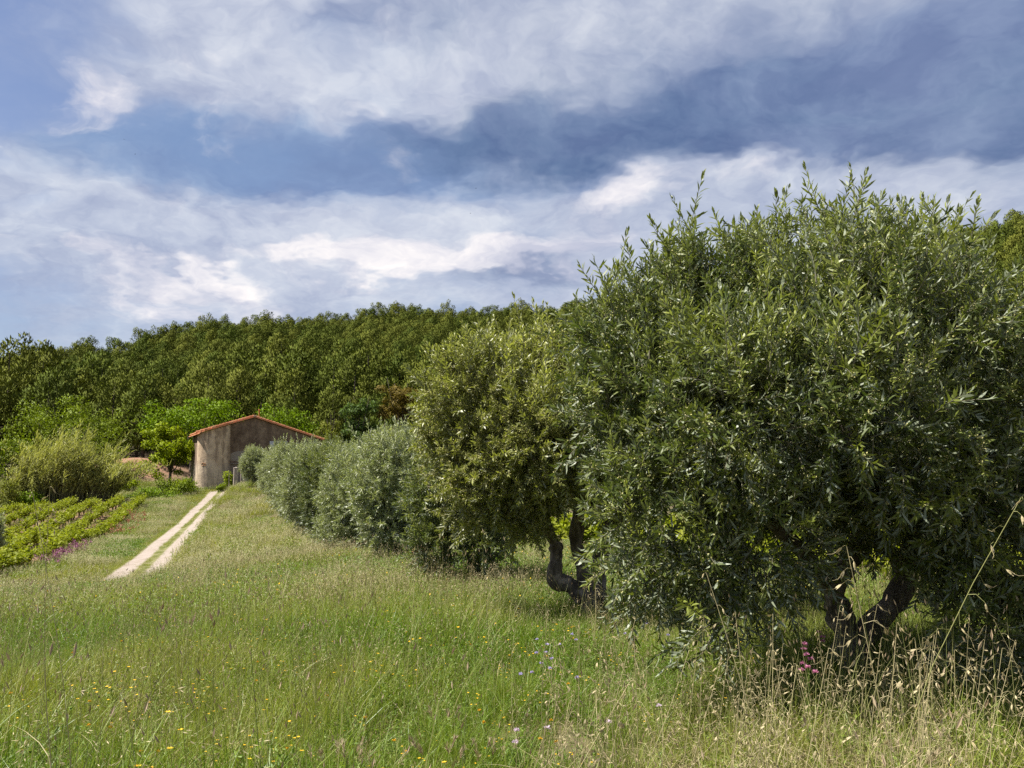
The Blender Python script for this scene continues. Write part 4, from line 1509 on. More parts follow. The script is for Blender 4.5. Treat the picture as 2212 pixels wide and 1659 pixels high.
shrub('bramble_bush', 'leafy bright green bramble at the top end of the vine rows', 366, 1060, 98, 5.2, 2.2, M['mid'], 3600, .2, 401)
shrub('elder_bush', 'lime green bush right under the lime green tree', 400, 1058, 101, 3.0, 1.6, M['lime'], 2000, .2, 402)
shrub('nettle_patch', 'dark green herbs at the foot of the reeds on their right', 322, 1072, 93, 4.6, 1.5, M['broad'], 2400, .17, 403)
shrub('elder_bush', 'bright green bush at the left foot of the reed clump', 72, 1062, 93, 2.6, 2.2, M['broad'], 2000, .2, 404)
shrub('willow_bush', 'grey green bush at the left frame edge beside the reeds', 8, 1050, 92, 3.2, 3.4, M['yellowish'], 2400, .2, 405)
shrub('low_bush', 'yellow green bush in the gap right of the reeds', 275, 1052, 106, 2.6, 1.5, M['lime'], 1500, .2, 406)
shrub('fennel_bush', 'green herbs between the track end and the round tower', 481, 1052, 100.5, 1.5, .8, M['mid'], 1200, .16, 407)
shrub('climbing_vine', 'yellow green climber against the foot of the tower right side', 494, 1035, 100.5, 1.1, 2.4, M['lime'], 900, .17, 408, 'climber')
shrub('tangled_bush', 'olive green tangle under the acacia behind the reeds', 235, 1010, 112, 4.0, 2.4, M['yellowish'], 2200, .22, 409)
shrub('bramble_bush', 'long dark bramble at the foot of the oak behind the olive row', 820, 985, 118, 7.0, 3.4, M['broad'], 3200, .24, 410)
shrub('bramble_bush', 'green thicket right of the oak partly behind the second olive', 960, 985, 110, 9.0, 4.0, M['mid'], 3600, .25, 411)


# ------------------------------------------------------------------ giant reeds
def reeds():
    global rng
    keep = rng
    rng = np.random.default_rng(501)
    cx = P(130, 1080, 96).x
    root = empty('reed_clump', (cx, 96, gz(cx, 96)))
    tag(root, 'tall dense clump of feathery giant reeds leaning right beyond the vineyard', 'reeds')
    st, lf = MB(), MB()
    n = 850
    a = rng.uniform(0, 6.28, n); r = np.sqrt(rng.random(n))
    X, Y = np.cos(a) * r * 5.5, np.sin(a) * r * 2.6
    edge = np.abs(X) / 6.2
    H = (7.5 - 2.6 * edge ** 2.5) * rng.uniform(.55, 1.16, n)
    H *= np.where(X > 3.5, .8, 1) * (.86 + .16 * np.sin(X * 1.7 + 1) + .12 * np.sin(X * 4.1))
    wisp = rng.random(n) < .03
    X = np.where(wisp, rng.uniform(3.6, 5.6, n), X)
    H = np.where(wisp, rng.uniform(4.0, 6.0, n), H)
    ld = np.where(rng.random(n) < .75, rng.normal(.15, .5, n), rng.uniform(0, 6.28, n))
    lean = rng.uniform(.04, .38, n) + np.clip((X - 2) / 7, 0, .45) + .25 * wisp
    z0 = ground(X + cx, Y + 96) - gz(cx, 96)
    base = np.stack([X, Y, z0], 1)
    for k in range(2):
        st.blades(base, H, .05, ld, lean, 5, 0, None, np.full(n, k * 1.57))
    m = 22
    t = rng.uniform(.22, 1.0, (n, m)) ** .7
    L = np.stack([np.cos(ld), np.sin(ld)], 1)
    off = L[:, None, :] * (lean * H)[:, None, None] * (t ** 1.8)[..., None]
    zz = (H[:, None] * t) * (1 - .32 * lean[:, None] * t)
    q = np.concatenate([base[:, None, :2] + off, (z0[:, None] + zz)[..., None]], -1).reshape(-1, 3)
    N = len(q)
    az = rng.normal(.0, .7, N) + np.where(rng.random(N) < .12, math.pi, 0)
    el = rng.uniform(.45, 1.35, N)
    ax = np.stack([np.cos(az) * np.cos(el), np.sin(az) * np.cos(el), np.sin(el)], 1)
    ln = rng.uniform(.55, 1.05, N)
    lf.leaves(q, ax, np.tile([0, 0, 1.0], (N, 1)) + rng.normal(size=(N, 3)) * .3, ln, .085, 0, rng.random(N), .02)
    q2 = q + ax * ln[:, None] * .9
    ax2 = ax * np.array([1, 1, .2]) + np.array([.25, 0, -.5])
    lf.leaves(q2, ax2, np.tile([0, 0, 1.0], (N, 1)), ln * .35, .07, 0, rng.random(N), 0)
    tag(st.build('stems', M['reed_stem'], root), kind='stuff')
    tag(lf.build('leaves', M['reed_leaf'], root), kind='stuff')
    rng = keep


reeds()


# ------------------------------------------------------------------ grapevines
def vine_proto(seed):
    r_ = np.random.default_rng(seed)
    tb, fb = MB(), MB()
    tb.tube([(0, 0, -.15), (.03, 0, .12), (-.02, .02, .28), (.02, 0, .36)], [.05, .042, .04, .055], 7, 0, .12, seed=seed)
    n = 15
    for i in range(n):
        a = i * 2.4 + r_.uniform(-.4, .4)
        tilt = r_.uniform(.25, .95)
        L = r_.uniform(.35, .68)
        s0 = np.array([.02, 0, .34])
        dirv = np.array([math.cos(a) * math.sin(tilt), math.sin(a) * math.sin(tilt), math.cos(tilt)])
        tip = s0 + dirv * L
        midp = s0 + dirv * L * .5 + np.array([0, 0, .04])
        tb.tube([tuple(s0), tuple(midp), tuple(tip)], [.009, .006, .003], 4, 1, cap=False)
        k = 17
        t = r_.uniform(.15, 1.05, k)
        b = s0 + dirv * (L * t)[:, None] + r_.normal(size=(k, 3)) * .05
        ax = unit(r_.normal(size=(k, 3)) + np.array([0, 0, .1]))
        nn = unit(r_.normal(size=(k, 3)) * .6 + np.array([0, 0, 1]) + dirv * .4)
        fb.leaves(b, ax, nn, r_.uniform(.08, .15, k), r_.uniform(.08, .14, k), 0, r_.random(k), .1)
    return fb.mesh('vine foliage', M['vine']), tb.mesh('vine stock', [M['tree_bark'], M['vine']])


VINES = [vine_proto(600 + i) for i in range(5)]
vr = np.random.default_rng(66)


def vine(x, y, s, label, group):
    root = empty('grapevine', (x, y, gz(x, y) + .03), vr.uniform(0, 6.28))
    root.scale = (s * vr.uniform(.95, 1.22),) * 2 + (s,)
    tag(root, label, 'grapevine', group)
    fo, stk = VINES[vr.integers(len(VINES))]
    for nm, me in (('foliage', fo), ('stock', stk)):
        o = bpy.data.objects.new(nm, me)
        C.objects.link(o); o.parent = root
        if nm == 'foliage': o['kind'] = 'stuff'


names = ['nearest the track', 'second from the track', 'third from the track', 'fourth from the track', 'fifth from the track']
nv_ = 0
for k in range(9):
    y = 37.0
    while y < 90 - k * .5:
        x = vineyard_edge(y) + 1.2 - 2.3 * k + vr.uniform(-.1, .1)
        if x > -.60 * y and vr.random() > .06:
            nm = names[k] if k < 5 else 'farther over towards the reeds'
            if nv_ < 275:
                vine(x, y, vr.uniform(1.0, 1.4), 'yellow green bush vine ' + ('at the near end of' if y < 55 else 'midway along' if y < 73 else 'at the far end of') + ' the row ' + nm, 'grapevines in the row ' + nm)
                nv_ += 1
        y += 1.0
print('vines', nv_)
for k in range(3):
    y = 11.5 + k * 1.5
    while y < 34:
        x = row_x(y) + 5.2 + 2.4 * k
        if vr.random() > .1:
            vine(x, y, vr.uniform(1.15, 1.5), 'sunlit yellow green vine glimpsed behind the olive trunks, ' + ['first', 'second', 'third'][k] + ' row back', 'grapevines behind the olives ' + str(k))
        y += 1.6


# weeds with coloured heads along the vineyard edge
def weed_plant(name, label, cat, px, py, d, n, h, spread, headmat, group, seed, hl=.09):
    global rng
    keep = rng
    rng = np.random.default_rng(seed)
    x = P(px, py, d).x
    root = empty(name, (x, d, gz(x, d)))
    tag(root, label, cat, group)
    sb, hb, lb = MB(), MB(), MB()
    base = np.stack([rng.normal(0, spread, n), rng.normal(0, spread * .6, n), np.zeros(n)], 1)
    tips, L = sb.blades(base, h * rng.uniform(.6, 1.1, n), .02, rng.uniform(0, 6.28, n), rng.uniform(.05, .3, n), 3)
    k = 9
    hp = np.repeat(tips, k, 0) + rng.normal(size=(n * k, 3)) * np.array([.035, .035, .06])
    hb.leaves(hp, rand_dirs(n * k), rand_dirs(n * k), hl, hl * .7, 0, None, .1)
    lp = np.repeat(base, 8, 0) + np.stack([rng.normal(0, .06, n * 8), rng.normal(0, .06, n * 8), rng.uniform(.05, h * .55, n * 8)], 1)
    lb.leaves(lp, unit(rng.normal(size=lp.shape) + np.array([0, 0, .4])), np.tile([0, 0, 1.0], (len(lp), 1)), .13, .045, 0, None, .05)
    sb.build('stems', M['forb'], root); hb.build('flower_heads', headmat, root); lb.build('leaves', M['forb'], root)
    for o in root.children: o['kind'] = 'stuff'
    rng = keep


for i, (px, py, d, n) in enumerate([(140, 1208, 49.5, 26), (160, 1196, 51.5, 26), (172, 1192, 53, 16), (122, 1222, 47, 10), (100, 1250, 43, 12)]):
    lab = ['magenta valerian in full flower at the near vineyard corner', 'magenta valerian just right of the fullest one by the vines', 'magenta valerian highest of those along the vineyard edge', 'magenta valerian with few heads left of the fullest one', 'small magenta valerian lowest of those near the vineyard corner'][i]
    weed_plant('valerian_plant', lab, 'flower', px, py, d, n, .75, .35, M['magenta'], 'valerians by the vineyard', 700 + i)
for i, (px, py, d, n) in enumerate([(263, 1160, 64, 26), (285, 1140, 71, 22), (300, 1128, 75, 16)]):
    lab = ['russet dock gone to seed at the end of the second vine row', 'russet dock gone to seed between two others by the vines', 'russet dock gone to seed farthest along the vineyard edge'][i]
    weed_plant('dock_plant', lab, 'weed', px, py, d, n, 1.1, .5, M['sorrel'], 'docks by the vineyard', 720 + i, .10)

# ------------------------------------------------------------------ the meadow
def tuft(kind, seed, s=1.0):
    """Tufts of meadow plants. Material slots: 0 blade, 1 head."""
    global rng
    keep = rng
    rng = np.random.default_rng(seed)
    mb = MB()
    mats = [M['g_green'], M['g_seed']]

    def spread(n, r):
        a = rng.uniform(0, 6.28, n)
        q = np.sqrt(rng.random(n)) * r
        return np.stack([np.cos(a) * q, np.sin(a) * q, np.zeros(n) - .02], 1)

    if kind == 'green':
        n = 60
        mb.blades(spread(n, .13), rng.uniform(.14, .44, n), rng.uniform(.0022, .0045, n), rng.uniform(0, 6.28, n), rng.uniform(.05, .8, n), 3)
    elif kind == 'lush':
        n = 44
        mats = [M['g_lush'], M['g_seed']]
        mb.blades(spread(n, .11), rng.uniform(.14, .38, n), rng.uniform(.004, .008, n), rng.uniform(0, 6.28, n), rng.uniform(.2, 1.1, n), 4)
    elif kind in ('straw', 'midstraw', 'farstraw'):
        mats = [M['g_straw'], M['g_seed']]
        if kind == 'farstraw': mats = [M['g_straw'], M['far_seed']]
        n, w, r, hh = {'straw': (9, .0022, .12, (.34, .62)), 'midstraw': (30, .005, .34, (.40, .68)), 'farstraw': (60, .012, .95, (.38, .68))}[kind]
        tips, L = mb.blades(spread(n, r), rng.uniform(*hh, n), w, rng.uniform(0, 6.28, n), rng.uniform(.05, .5, n), 4)
        k = {'straw': 9, 'midstraw': 6, 'farstraw': 9}[kind]
        t = rng.uniform(0, .16, (n, k))
        hp = tips[:, None] + np.stack([rng.normal(0, .012, (n, k)) + L[:, :1] * t * .5, rng.normal(0, .012, (n, k)) + L[:, 1:] * t * .5, -t], -1)
        hp = hp.reshape(-1, 3)
        ax = rng.normal(size=hp.shape) * .5 + np.repeat(np.concatenate([L, -.4 * np.ones((n, 1))], 1), k, 0)
        ls = {'straw': .017, 'midstraw': .028, 'farstraw': .055}[kind]
        mb.leaves(hp, ax, rand_dirs(len(hp)), ls * rng.uniform(.7, 1.3, len(hp)), ls * .17, 1)
    elif kind == 'forb':
        n = 13
        mats = [M['forb'], M['yellow']]
        b = spread(n, .10)
        h = rng.uniform(.10, .30, n)
        ld = rng.uniform(0, 6.28, n)
        tips, L = mb.blades(b, h, .003, ld, .3, 3)
        k = 11
        t = rng.uniform(.15, 1.0, (n, k))
        hp = b[:, None] + (tips - b)[:, None] * t[..., None]
        hp = hp.reshape(-1, 3)
        ax = unit(rng.normal(size=hp.shape) + np.array([0, 0, .35]))
        mb.leaves(hp, ax, np.tile([0, 0, 1.0], (len(hp), 1)) + rng.normal(size=hp.shape) * .4, rng.uniform(.016, .036, len(hp)), .011, 0, None, .1)
    elif kind == 'yellow':
        mats = [M['forb'], M['yellow']]
        n = 10
        b = spread(n, .12)
        tips, L = mb.blades(b, rng.uniform(.16, .30, n), .003, rng.uniform(0, 6.28, n), .3, 3)
        k = 8
        hp = np.repeat(b + (tips - b) * rng.uniform(.2, .9, (n, 1)), k, 0) + rng.normal(size=(n * k, 3)) * .01
        mb.leaves(hp, unit(rng.normal(size=hp.shape) + np.array([0, 0, .4])), np.tile([0, 0, 1.0], (len(hp), 1)), .022, .010, 0)
        tp = np.repeat(tips[:6], 6, 0)
        a = np.tile(np.arange(6) * 1.047, 6)
        mb.leaves(tp, np.stack([np.cos(a), np.sin(a), .35 * np.ones(36)], 1), np.tile([0, 0, 1.0], (36, 1)), .010, .009, 1)
    elif kind == 'thatch':
        mats = [M['g_thatch'], M['g_thatch']]
        n = 74
        mb.blades(spread(n, .17), rng.uniform(.08, .30, n), .0035, rng.uniform(0, 6.28, n), rng.uniform(.6, 1.8, n), 3)
    elif kind == 'fox':
        mats = [M['g_straw'], M['g_fox']]
        n = 8
        tips, L = mb.blades(spread(n, .10), rng.uniform(.20, .34, n), .0025, rng.uniform(0, 6.28, n), rng.uniform(.1, .6, n), 3)
        k = 42
        t = rng.random((n, k))
        dirv = np.concatenate([L * .55, np.ones((n, 1))], 1)
        dirv = unit(dirv)
        hp = tips[:, None] + dirv[:, None] * (t * .062 - .01)[..., None]
        ax = dirv[:, None] + rng.normal(size=(n, k, 3)) * .32
        mb.leaves(hp.reshape(-1, 3), ax.reshape(-1, 3), rand_dirs(n * k), rng.uniform(.025, .045, n * k), .0032, 1)
    elif kind == 'stalk':
        mats = [M['g_stalk'], M['g_fox']]
        n = 8
        tips, L = mb.blades(spread(n, .14), rng.uniform(.42, .80, n), .0030, rng.uniform(0, 6.28, n), rng.uniform(.02, .45, n), 4)
        mb.leaves(tips - np.array([0, 0, .012]), np.concatenate([L * .4, np.ones((n, 1))], 1), rand_dirs(n), .03, .007, 1)
        mb.leaves(tips - np.array([0, 0, .012]), np.concatenate([L * .4, np.ones((n, 1))], 1), rand_dirs(n), .03, .007, 1)
    elif kind == 'mid':
        n = 120
        mb.blades(spread(n, .36), rng.uniform(.16, .46, n), rng.uniform(.006, .011, n), rng.uniform(0, 6.28, n), rng.uniform(.1, .9, n), 3)
    elif kind == 'midforb':
        mats = [M['forb'], M['yellow']]
        n = 260
        b = spread(n, .36)
        b[:, 2] = rng.uniform(.05, .32, n)
        mb.leaves(b, unit(rng.normal(size=b.shape) + np.array([0, 0, .3])), np.tile([0, 0, 1.0], (n, 1)) + rng.normal(size=b.shape) * .4, rng.uniform(.03, .06, n), .02, 0, None, .1)
        mb.leaves(b[:2] + np.array([0, 0, .05]), rand_dirs(2), np.tile([0, 0, 1.0], (2, 1)), .028, .026, 1)
    elif kind == 'far':
        n = 230
        mb.blades(spread(n, 1.0), rng.uniform(.16, .46, n), rng.uniform(.014, .028, n), rng.uniform(0, 6.28, n), rng.uniform(.1, .9, n), 2)
    elif kind == 'farweed':
        mats = [M['forb'], M['yellow']]
        n = 300
        b = spread(n, .9)
        b[:, 2] = rng.uniform(.03, .38, n)
        mb.leaves(b, unit(rng.normal(size=b.shape) + np.array([0, 0, .3])), np.tile([0, 0, 1.0], (n, 1)) + rng.normal(size=b.shape) * .4, rng.uniform(.07, .13, n), .05, 0, None, .1)
    o = mb.build('tuft', mats, link=False)
    rng = keep
    return o


KINDS = [('green', 5), ('lush', 3), ('straw', 4), ('forb', 3), ('yellow', 2), ('thatch', 3), ('fox', 2), ('stalk', 3), ('mid', 4), ('midstraw', 3), ('midforb', 3), ('far', 3), ('farstraw', 3), ('farweed', 2)]
tufts, START = [], {}
for kname, cnt in KINDS:
    START[kname] = (len(tufts), cnt)
    for i in range(cnt):
        tufts.append(tuft(kname, 800 + len(tufts)))
TUFTS = proto_collection('meadow_tufts', tufts)
mr = np.random.default_rng(31)


def fbm(x, y, s, seed=0.0):
    v = 0
    a = 1.0
    for i in range(4):
        k = 2 ** i / s
        v += a * np.sin(x * k * 1.3 + y * k * .7 + seed + i * 1.7) * np.sin(y * k * 1.1 - x * k * .5 + seed * 2.1 + i)
        a *= .6
    return v / 1.2


def in_track(x, y):
    """Inside a wheel rut."""
    u = x - track_x(y)
    wob = .03 * np.sin(y * 1.3) + .03 * np.sin(y * 3.1 + 1)
    return (np.abs(np.abs(u) - .82) < .50 + wob) & (y > 21) & (y < 101.5)


def in_house(x, y):
    dx, dy = x - HX, y - HY
    u = dx * math.cos(HT) + dy * math.sin(HT)
    v = -dx * math.sin(HT) + dy * math.cos(HT)
    return ((u > -6.3) & (u < 10) & (v > -.1) & (v < 8)) | (np.hypot(u - TU, v - TV) < TR + .1)


def in_vineyard(x, y):
    return (x < vineyard_edge(y) + 1.5) & (y > 38) & (y < 96) & (x > vineyard_edge(y) - 24)


def sample(n, r0, r1, half):
    y = np.sqrt(mr.uniform(r0 ** 2, r1 ** 2, n))
    x = mr.uniform(-1, 1, n) * (half * y + 1.0)
    return x, y


def choose(probs):
    """probs: dict kind -> (N,) weights. Returns proto index."""
    ks = list(probs)
    W = np.stack([np.broadcast_to(probs[k], probs[ks[0]].shape) for k in ks], 1)
    W = np.maximum(W, 1e-6)
    cum = np.cumsum(W / W.sum(1, keepdims=True), 1)
    pick = (mr.random(len(W))[:, None] > cum).sum(1)
    pick = np.minimum(pick, len(ks) - 1)
    st = np.array([START[k][0] for k in ks]); ct = np.array([START[k][1] for k in ks])
    return st[pick] + (mr.random(len(W)) * ct[pick]).astype(int)


def meadow():
    out = []
    # near field
    x, y = sample(11500, 1.6, 13.5, .63)
    dry = fbm(x, y, 1.6, 1.0)
    front = np.clip((6.8 - y) / 2.5, 0, 1)
    right = np.clip((x / y - .08) / .25, 0, 1)
    one = np.ones_like(x)
    idx = choose({'green': one * .95, 'lush': .35 + .3 * np.clip(-dry, 0, 1), 'straw': .10 + .16 * np.clip(fbm(x, y, 2.3, 5), 0, 1) + .22 * right * (y < 6),
                  'forb': .75 + .35 * np.clip(-dry, 0, 1), 'yellow': .07 + .16 * np.clip(fbm(x, y, 1.1, 9), 0, 1), 'thatch': .22 + .6 * front * np.clip(dry + .2, 0, 1) + .5 * np.clip(dry, 0, 1),
                  'stalk': .22 + .25 * np.clip(fbm(x, y, 1.9, 7), 0, 1), 'fox': .30 * front * np.clip(fbm(x, y, 1.2, 3) + .1, 0, 1)})
    s = mr.uniform(.75, 1.25, len(x)) * np.maximum(.98 + .38 * np.clip(fbm(x, y, 1.7, 2), -1, 1), .74)
    out.append((x, y, idx, s * 1.12, np.clip(.22 + .45 * dry, 0, 1)))
    # middle distance
    x, y = sample(11500, 12, 34, .63)
    dry = fbm(x, y, 3.5, 1.0)
    nearrow = np.exp(-((x - row_x(y) + 1.8) / 2.2) ** 2)
    one = np.ones_like(x)
    idx = choose({'mid': one * 1.25, 'midstraw': .14 + .22 * np.clip(fbm(x, y, 3.1, 5), 0, 1) + .35 * nearrow, 'midforb': .55 + .3 * np.clip(-dry, 0, 1)})
    s = mr.uniform(.8, 1.25, len(x)) * (1 + .2 * np.clip(fbm(x, y, 4, 2), -1, 1))
    out.append((x, y, idx, s * 1.12, np.clip(.22 + .45 * dry, 0, 1)))
    # far strips and banks
    x, y = sample(15000, 32, 112, .62)
    keep = (x < row_x(y) + 14)
    x, y = x[keep], y[keep]
    dry = fbm(x, y, 8, 1.0)
    bank = np.clip((x - track_x(y)) / 4, 0, 1)
    one = np.ones_like(x)
    idx = choose({'far': one * 1.0, 'farstraw': .26 + .85 * bank + .5 * np.clip(-(x - track_x(y)) - 1, 0, 1) * (y < 95) + .25 * np.clip(fbm(x, y, 5, 5), 0, 1), 'farweed': .32 + .4 * np.clip(-dry, 0, 1) * (1 - bank)})
    s = mr.uniform(.8, 1.2, len(x))
    cl = np.abs(x - track_x(y))
    s *= np.where((y < 100) & (cl < 1.4), np.where(cl < .35, .42, .6), 1)
    out.append((x, y, idx, s, np.clip(.35 + .5 * dry + .25 * bank, 0, 1)))
    # grass crown in the middle of the track and ragged edges
    y = mr.uniform(23, 100, 2600)
    c = mr.random(2600)
    u = np.where(c < .5, mr.normal(0, .16, 2600), np.where(c < .75, -1.42 - np.abs(mr.normal(0, .14, 2600)), 1.42 + np.abs(mr.normal(0, .14, 2600))))
    x = track_x(y) + u
    gapm = (fbm(x, y, 2.2, 4) > -.45) | (c > .5)
    x, y, c = x[gapm], y[gapm], c[gapm]
    idx = choose({'mid': np.ones_like(x), 'midstraw': .25 * np.ones_like(x), 'midforb': .5 * np.ones_like(x)})
    s = mr.uniform(.35, .75, len(x)) * np.where(c < .5, .62, 1.0)
    out.append((x, y, idx, s, mr.uniform(.3, .9, len(x))))
    x, y, idx, s, t = (np.concatenate([o[i] for o in out]) for i in range(5))
    n_track = np.arange(len(x)) >= len(x) - len(out[-1][0])
    big = (idx >= START['far'][0])
    bad = (in_track(x, y) & ~n_track & (mr.random(len(x)) > np.where(y < 38, .30, np.where(y < 44, .10, .03)))) | (in_track(x, y) & n_track & (np.abs(np.abs(x - track_x(y)) - .82) < .42)) | in_house(x, y) | (in_vineyard(x, y) & (mr.random(len(x)) > .16))
    # larger far tufts stay clear of the ruts by their own width
    cl = x - track_x(y)
    bad |= big & (np.abs(cl) < 2.0) & (y > 30) & (y < 101)
    k = ~bad
    x, y, idx, s, t = x[k], y[k], idx[k], s[k], t[k]
    z = ground(x, y)
    n = len(x)
    rot = np.stack([mr.normal(0, .08, n), mr.normal(0, .08, n), mr.uniform(0, 6.28, n)], 1)
    o = scatter('meadow_grass', TUFTS, np.stack([x, y, z], 1), rot, s, idx, t)
    tag(o, 'tall wild meadow grass mixed with herbs, straw and tiny yellow flowers', 'grass')
    print('tufts', n)


meadow()


# ------------------------------------------------------------------ wild oats that stand out one by one
def spikelet_mesh(seed):
    r_ = np.random.default_rng(seed)
    mb = MB()
    for sgn in (-1, 1):
        a = sgn * r_.uniform(.04, .15)
        ax = np.array([[math.sin(a), 0, -math.cos(a)]])
        mb.leaves([[0, 0, 0]], ax, [[0, 1, 0]], .027, .0046, 0, [r_.random()], .06, fold=True)
        mb.leaves([[0, .0012, 0]], ax, [[0, -1, 0]], .026, .0044, 0, [r_.random()], .06, fold=True)
    mb.leaves([[0, 0, -.006]], [[.1, 0, -1]], [[1, 0, 0]], .020, .0045, 0, [.2], .05, fold=True)
    mb.tube([(0, 0, -.015), (.006, .002, -.034), (.018, .004, -.046)], [.0005, .0004, .0003], 3, 0, cap=False)
    return mb.mesh('spikelet', M['g_seed'])


SPK = [spikelet_mesh(900 + i) for i in range(4)]
orng = np.random.default_rng(95)


def oat(base, top, label, group, nsp, size=1.0, bow=None, green=False):
    base, top = np.array(base, float), np.array(top, float)
    root = empty('wild_oat', tuple(base))
    tag(root, label, 'wild oat', group)
    v = top - base
    H = np.linalg.norm(v)
    bw = np.array([orng.normal(0, .05), orng.normal(0, .05), 0]) * H if bow is None else np.array(bow)
    t = np.linspace(0, 1, 9)
    pts = v[None] * t[:, None] + bw[None] * (np.sin(t * math.pi))[:, None]
    mb = MB()
    mb.tube(pts, np.linspace(.0022, .0008, 9) * size, 5, 0, cap=False)
    for k in range(3):     # a couple of narrow dry leaves
        q = pts[1 + k]
        a = orng.uniform(0, 6.28)
        mb.blades([q], .22 * size, .004, a, 1.3, 4)
    spots = []
    for i in range(nsp):
        f = 1 - .36 * (i / nsp) ** 1.1
        j = f * 8
        k = min(int(j), 7)
        q = pts[k] + (pts[k + 1] - pts[k]) * (j - k)
        a = orng.uniform(0, 6.28)
        L = (.012 + .06 * (i / nsp)) * size * orng.uniform(.6, 1.5)
        e = q + np.array([math.cos(a) * L, math.sin(a) * L, -.35 * L + orng.uniform(-.2, .35) * L])
        mb.tube([q, (q + e) / 2 + np.array([0, 0, .25 * L]), e], [.0006 * size, .0005 * size, .0004 * size], 3, 0, cap=False)
        spots.append((e, a))
    mb.build('stem', M['g_stalk'] if green else M['g_straw'], root)
    for e, a in spots:
        o = bpy.data.objects.new('spikelet', SPK[orng.integers(len(SPK))])
        C.objects.link(o)
        o.parent = root
        o.location = e
        o.scale = (size * .80,) * 3
        o.rotation_euler = (orng.normal(0, .5), -abs(orng.normal(.40, .4)), a)


def oat_px(px, py, bx, d, label, group, nsp=13, size=1.0, bow=None, green=False):
    top = P(px, py, d)
    bt = P(bx, 1659, d)
    # follow the lower part of the stalk down to the soil
    dirv = bt - top
    z = gz(bt.x, d)
    k = (top.z - z) / max(top.z - bt.z, .2)
    base = top + dirv * k
    base.z = gz(base.x, d)
    oat(base, top, label, group, nsp, size, bow, green)


OG = 'wild oats in the right foreground'
lst = [(1829, 1180, 1940, 2.1, 'tallest wild oat crossing in front of the nearest olive trunk', 17, 1.05), (2206, 1075, 2150, 2.1, 'tall green stemmed wild oat rising along the right frame edge', 14, 1.1),
       (1938, 1345, 1985, 2.6, 'wild oat just right of the tallest one with a narrow upright head', 16, 1.0), (1993, 1378, 2010, 2.7, 'wild oat with spikelets all hanging to one side right of the trunk', 18, 1.0),
       (2062, 1405, 2135, 2.5, 'leaning wild oat with the fullest pale head at the lower right', 22, 1.1), (1370, 1373, 1368, 3.0, 'upright straw wild oat standing left of the drooping olive leaves', 20, 1.05),
       (1526, 1238, 1612, 2.8, 'thin reddish wild oat in front of the lowest olive leaves', 9, .85), (1668, 1405, 1700, 2.9, 'wild oat left of the magenta flowers with a loose head', 13, 1.0),
       (1722, 1440, 1760, 2.8, 'wild oat below the magenta flowers', 14, 1.0), (1790, 1400, 1730, 2.7, 'wild oat bending under its head before the olive trunk foot', 12, 1.0),
       (1325, 1540, 1360, 2.5, 'short wild oat low in the meadow beside the upright straw one', 9, 1.0), (1560, 1420, 1500, 3.0, 'wild oat stalk leaning right out of the meadow centre right', 10, 1.0),
       (2010, 1460, 2030, 2.8, 'wild oat in the shade right of the trunk foot', 15, 1.0), (2110, 1430, 2100, 3.0, 'wild oat behind the fullest pale head', 15, 1.0),
       (2165, 1400, 2170, 2.9, 'wild oat near the right frame edge below the tall green one', 15, 1.0), (1600, 1480, 1590, 3.1, 'slender wild oat under the hanging olive branch tip', 12, .95),
       (108, 1052, 145, 3.2, 'green wild oat with a drooping head against the reeds at the left', 14, 1.0), (70, 1062, 118, 3.0, 'wild oat leaning left across the vineyard at the left edge', 10, .9)]
for i, (px, py, bx, d, lab, ns, sz) in enumerate(lst):
    oat_px(px, py, bx, d, lab, OG if px > 1000 else 'wild oats at the left edge', ns, sz, green=(i == 1))
for i in range(96):                   # the rest of the oat stand, nothing tells these apart
    px = orng.uniform(1560, 2240) if i < 62 else orng.uniform(1150, 1560)
    d = orng.uniform(2.6, 4.6)
    oat_px(px, orng.uniform(1300, 1600), px + orng.normal(0, 50), d, ('dry wild oat low in the stand left of the magenta flowers' if px < 1740 else 'dry wild oat low in the stand before the nearest olive trunk' if px < 1960 else 'dry wild oat low in the stand by the right frame edge') if i < 62 else 'dry wild oat scattered before the drooping olive branches', 'low wild oats lower right' if i < 62 else 'low wild oats before the drooping branches', orng.integers(9, 15), orng.uniform(.85, 1.1))
for i in range(30):                   # oats along the feet of the second to fourth olive
    px = orng.uniform(790, 1330)
    d = orng.uniform(8.5, 14.5) if px > 1000 else orng.uniform(11, 19)
    b = P(px, 1250, d); b.z = gz(b.x, d)
    top = b + Vector((orng.normal(0, .1), orng.normal(0, .1), orng.uniform(.7, 1.0)))
    oat(b, top, 'straw coloured wild oat standing along the feet of the olive row', 'wild oats along the olive row', 10, 1.5)
for i in range(34):                   # single stalks over the open meadow
    px = orng.uniform(40, 1250)
    d = orng.uniform(4.0, 8.0)
    b = P(px, 1400, d); b.z = gz(b.x, d)
    top = b + Vector((orng.normal(0, .16), orng.normal(0, .1), orng.uniform(.5, .85)))
    oat(b, top, ('single pale grass stalk in the meadow below the vineyard and track' if px < 420 else 'single pale grass stalk in the middle of the open meadow' if px < 850 else 'single pale grass stalk in the meadow below the third olive'), 'pale stalks over the open meadow', 7, .9)


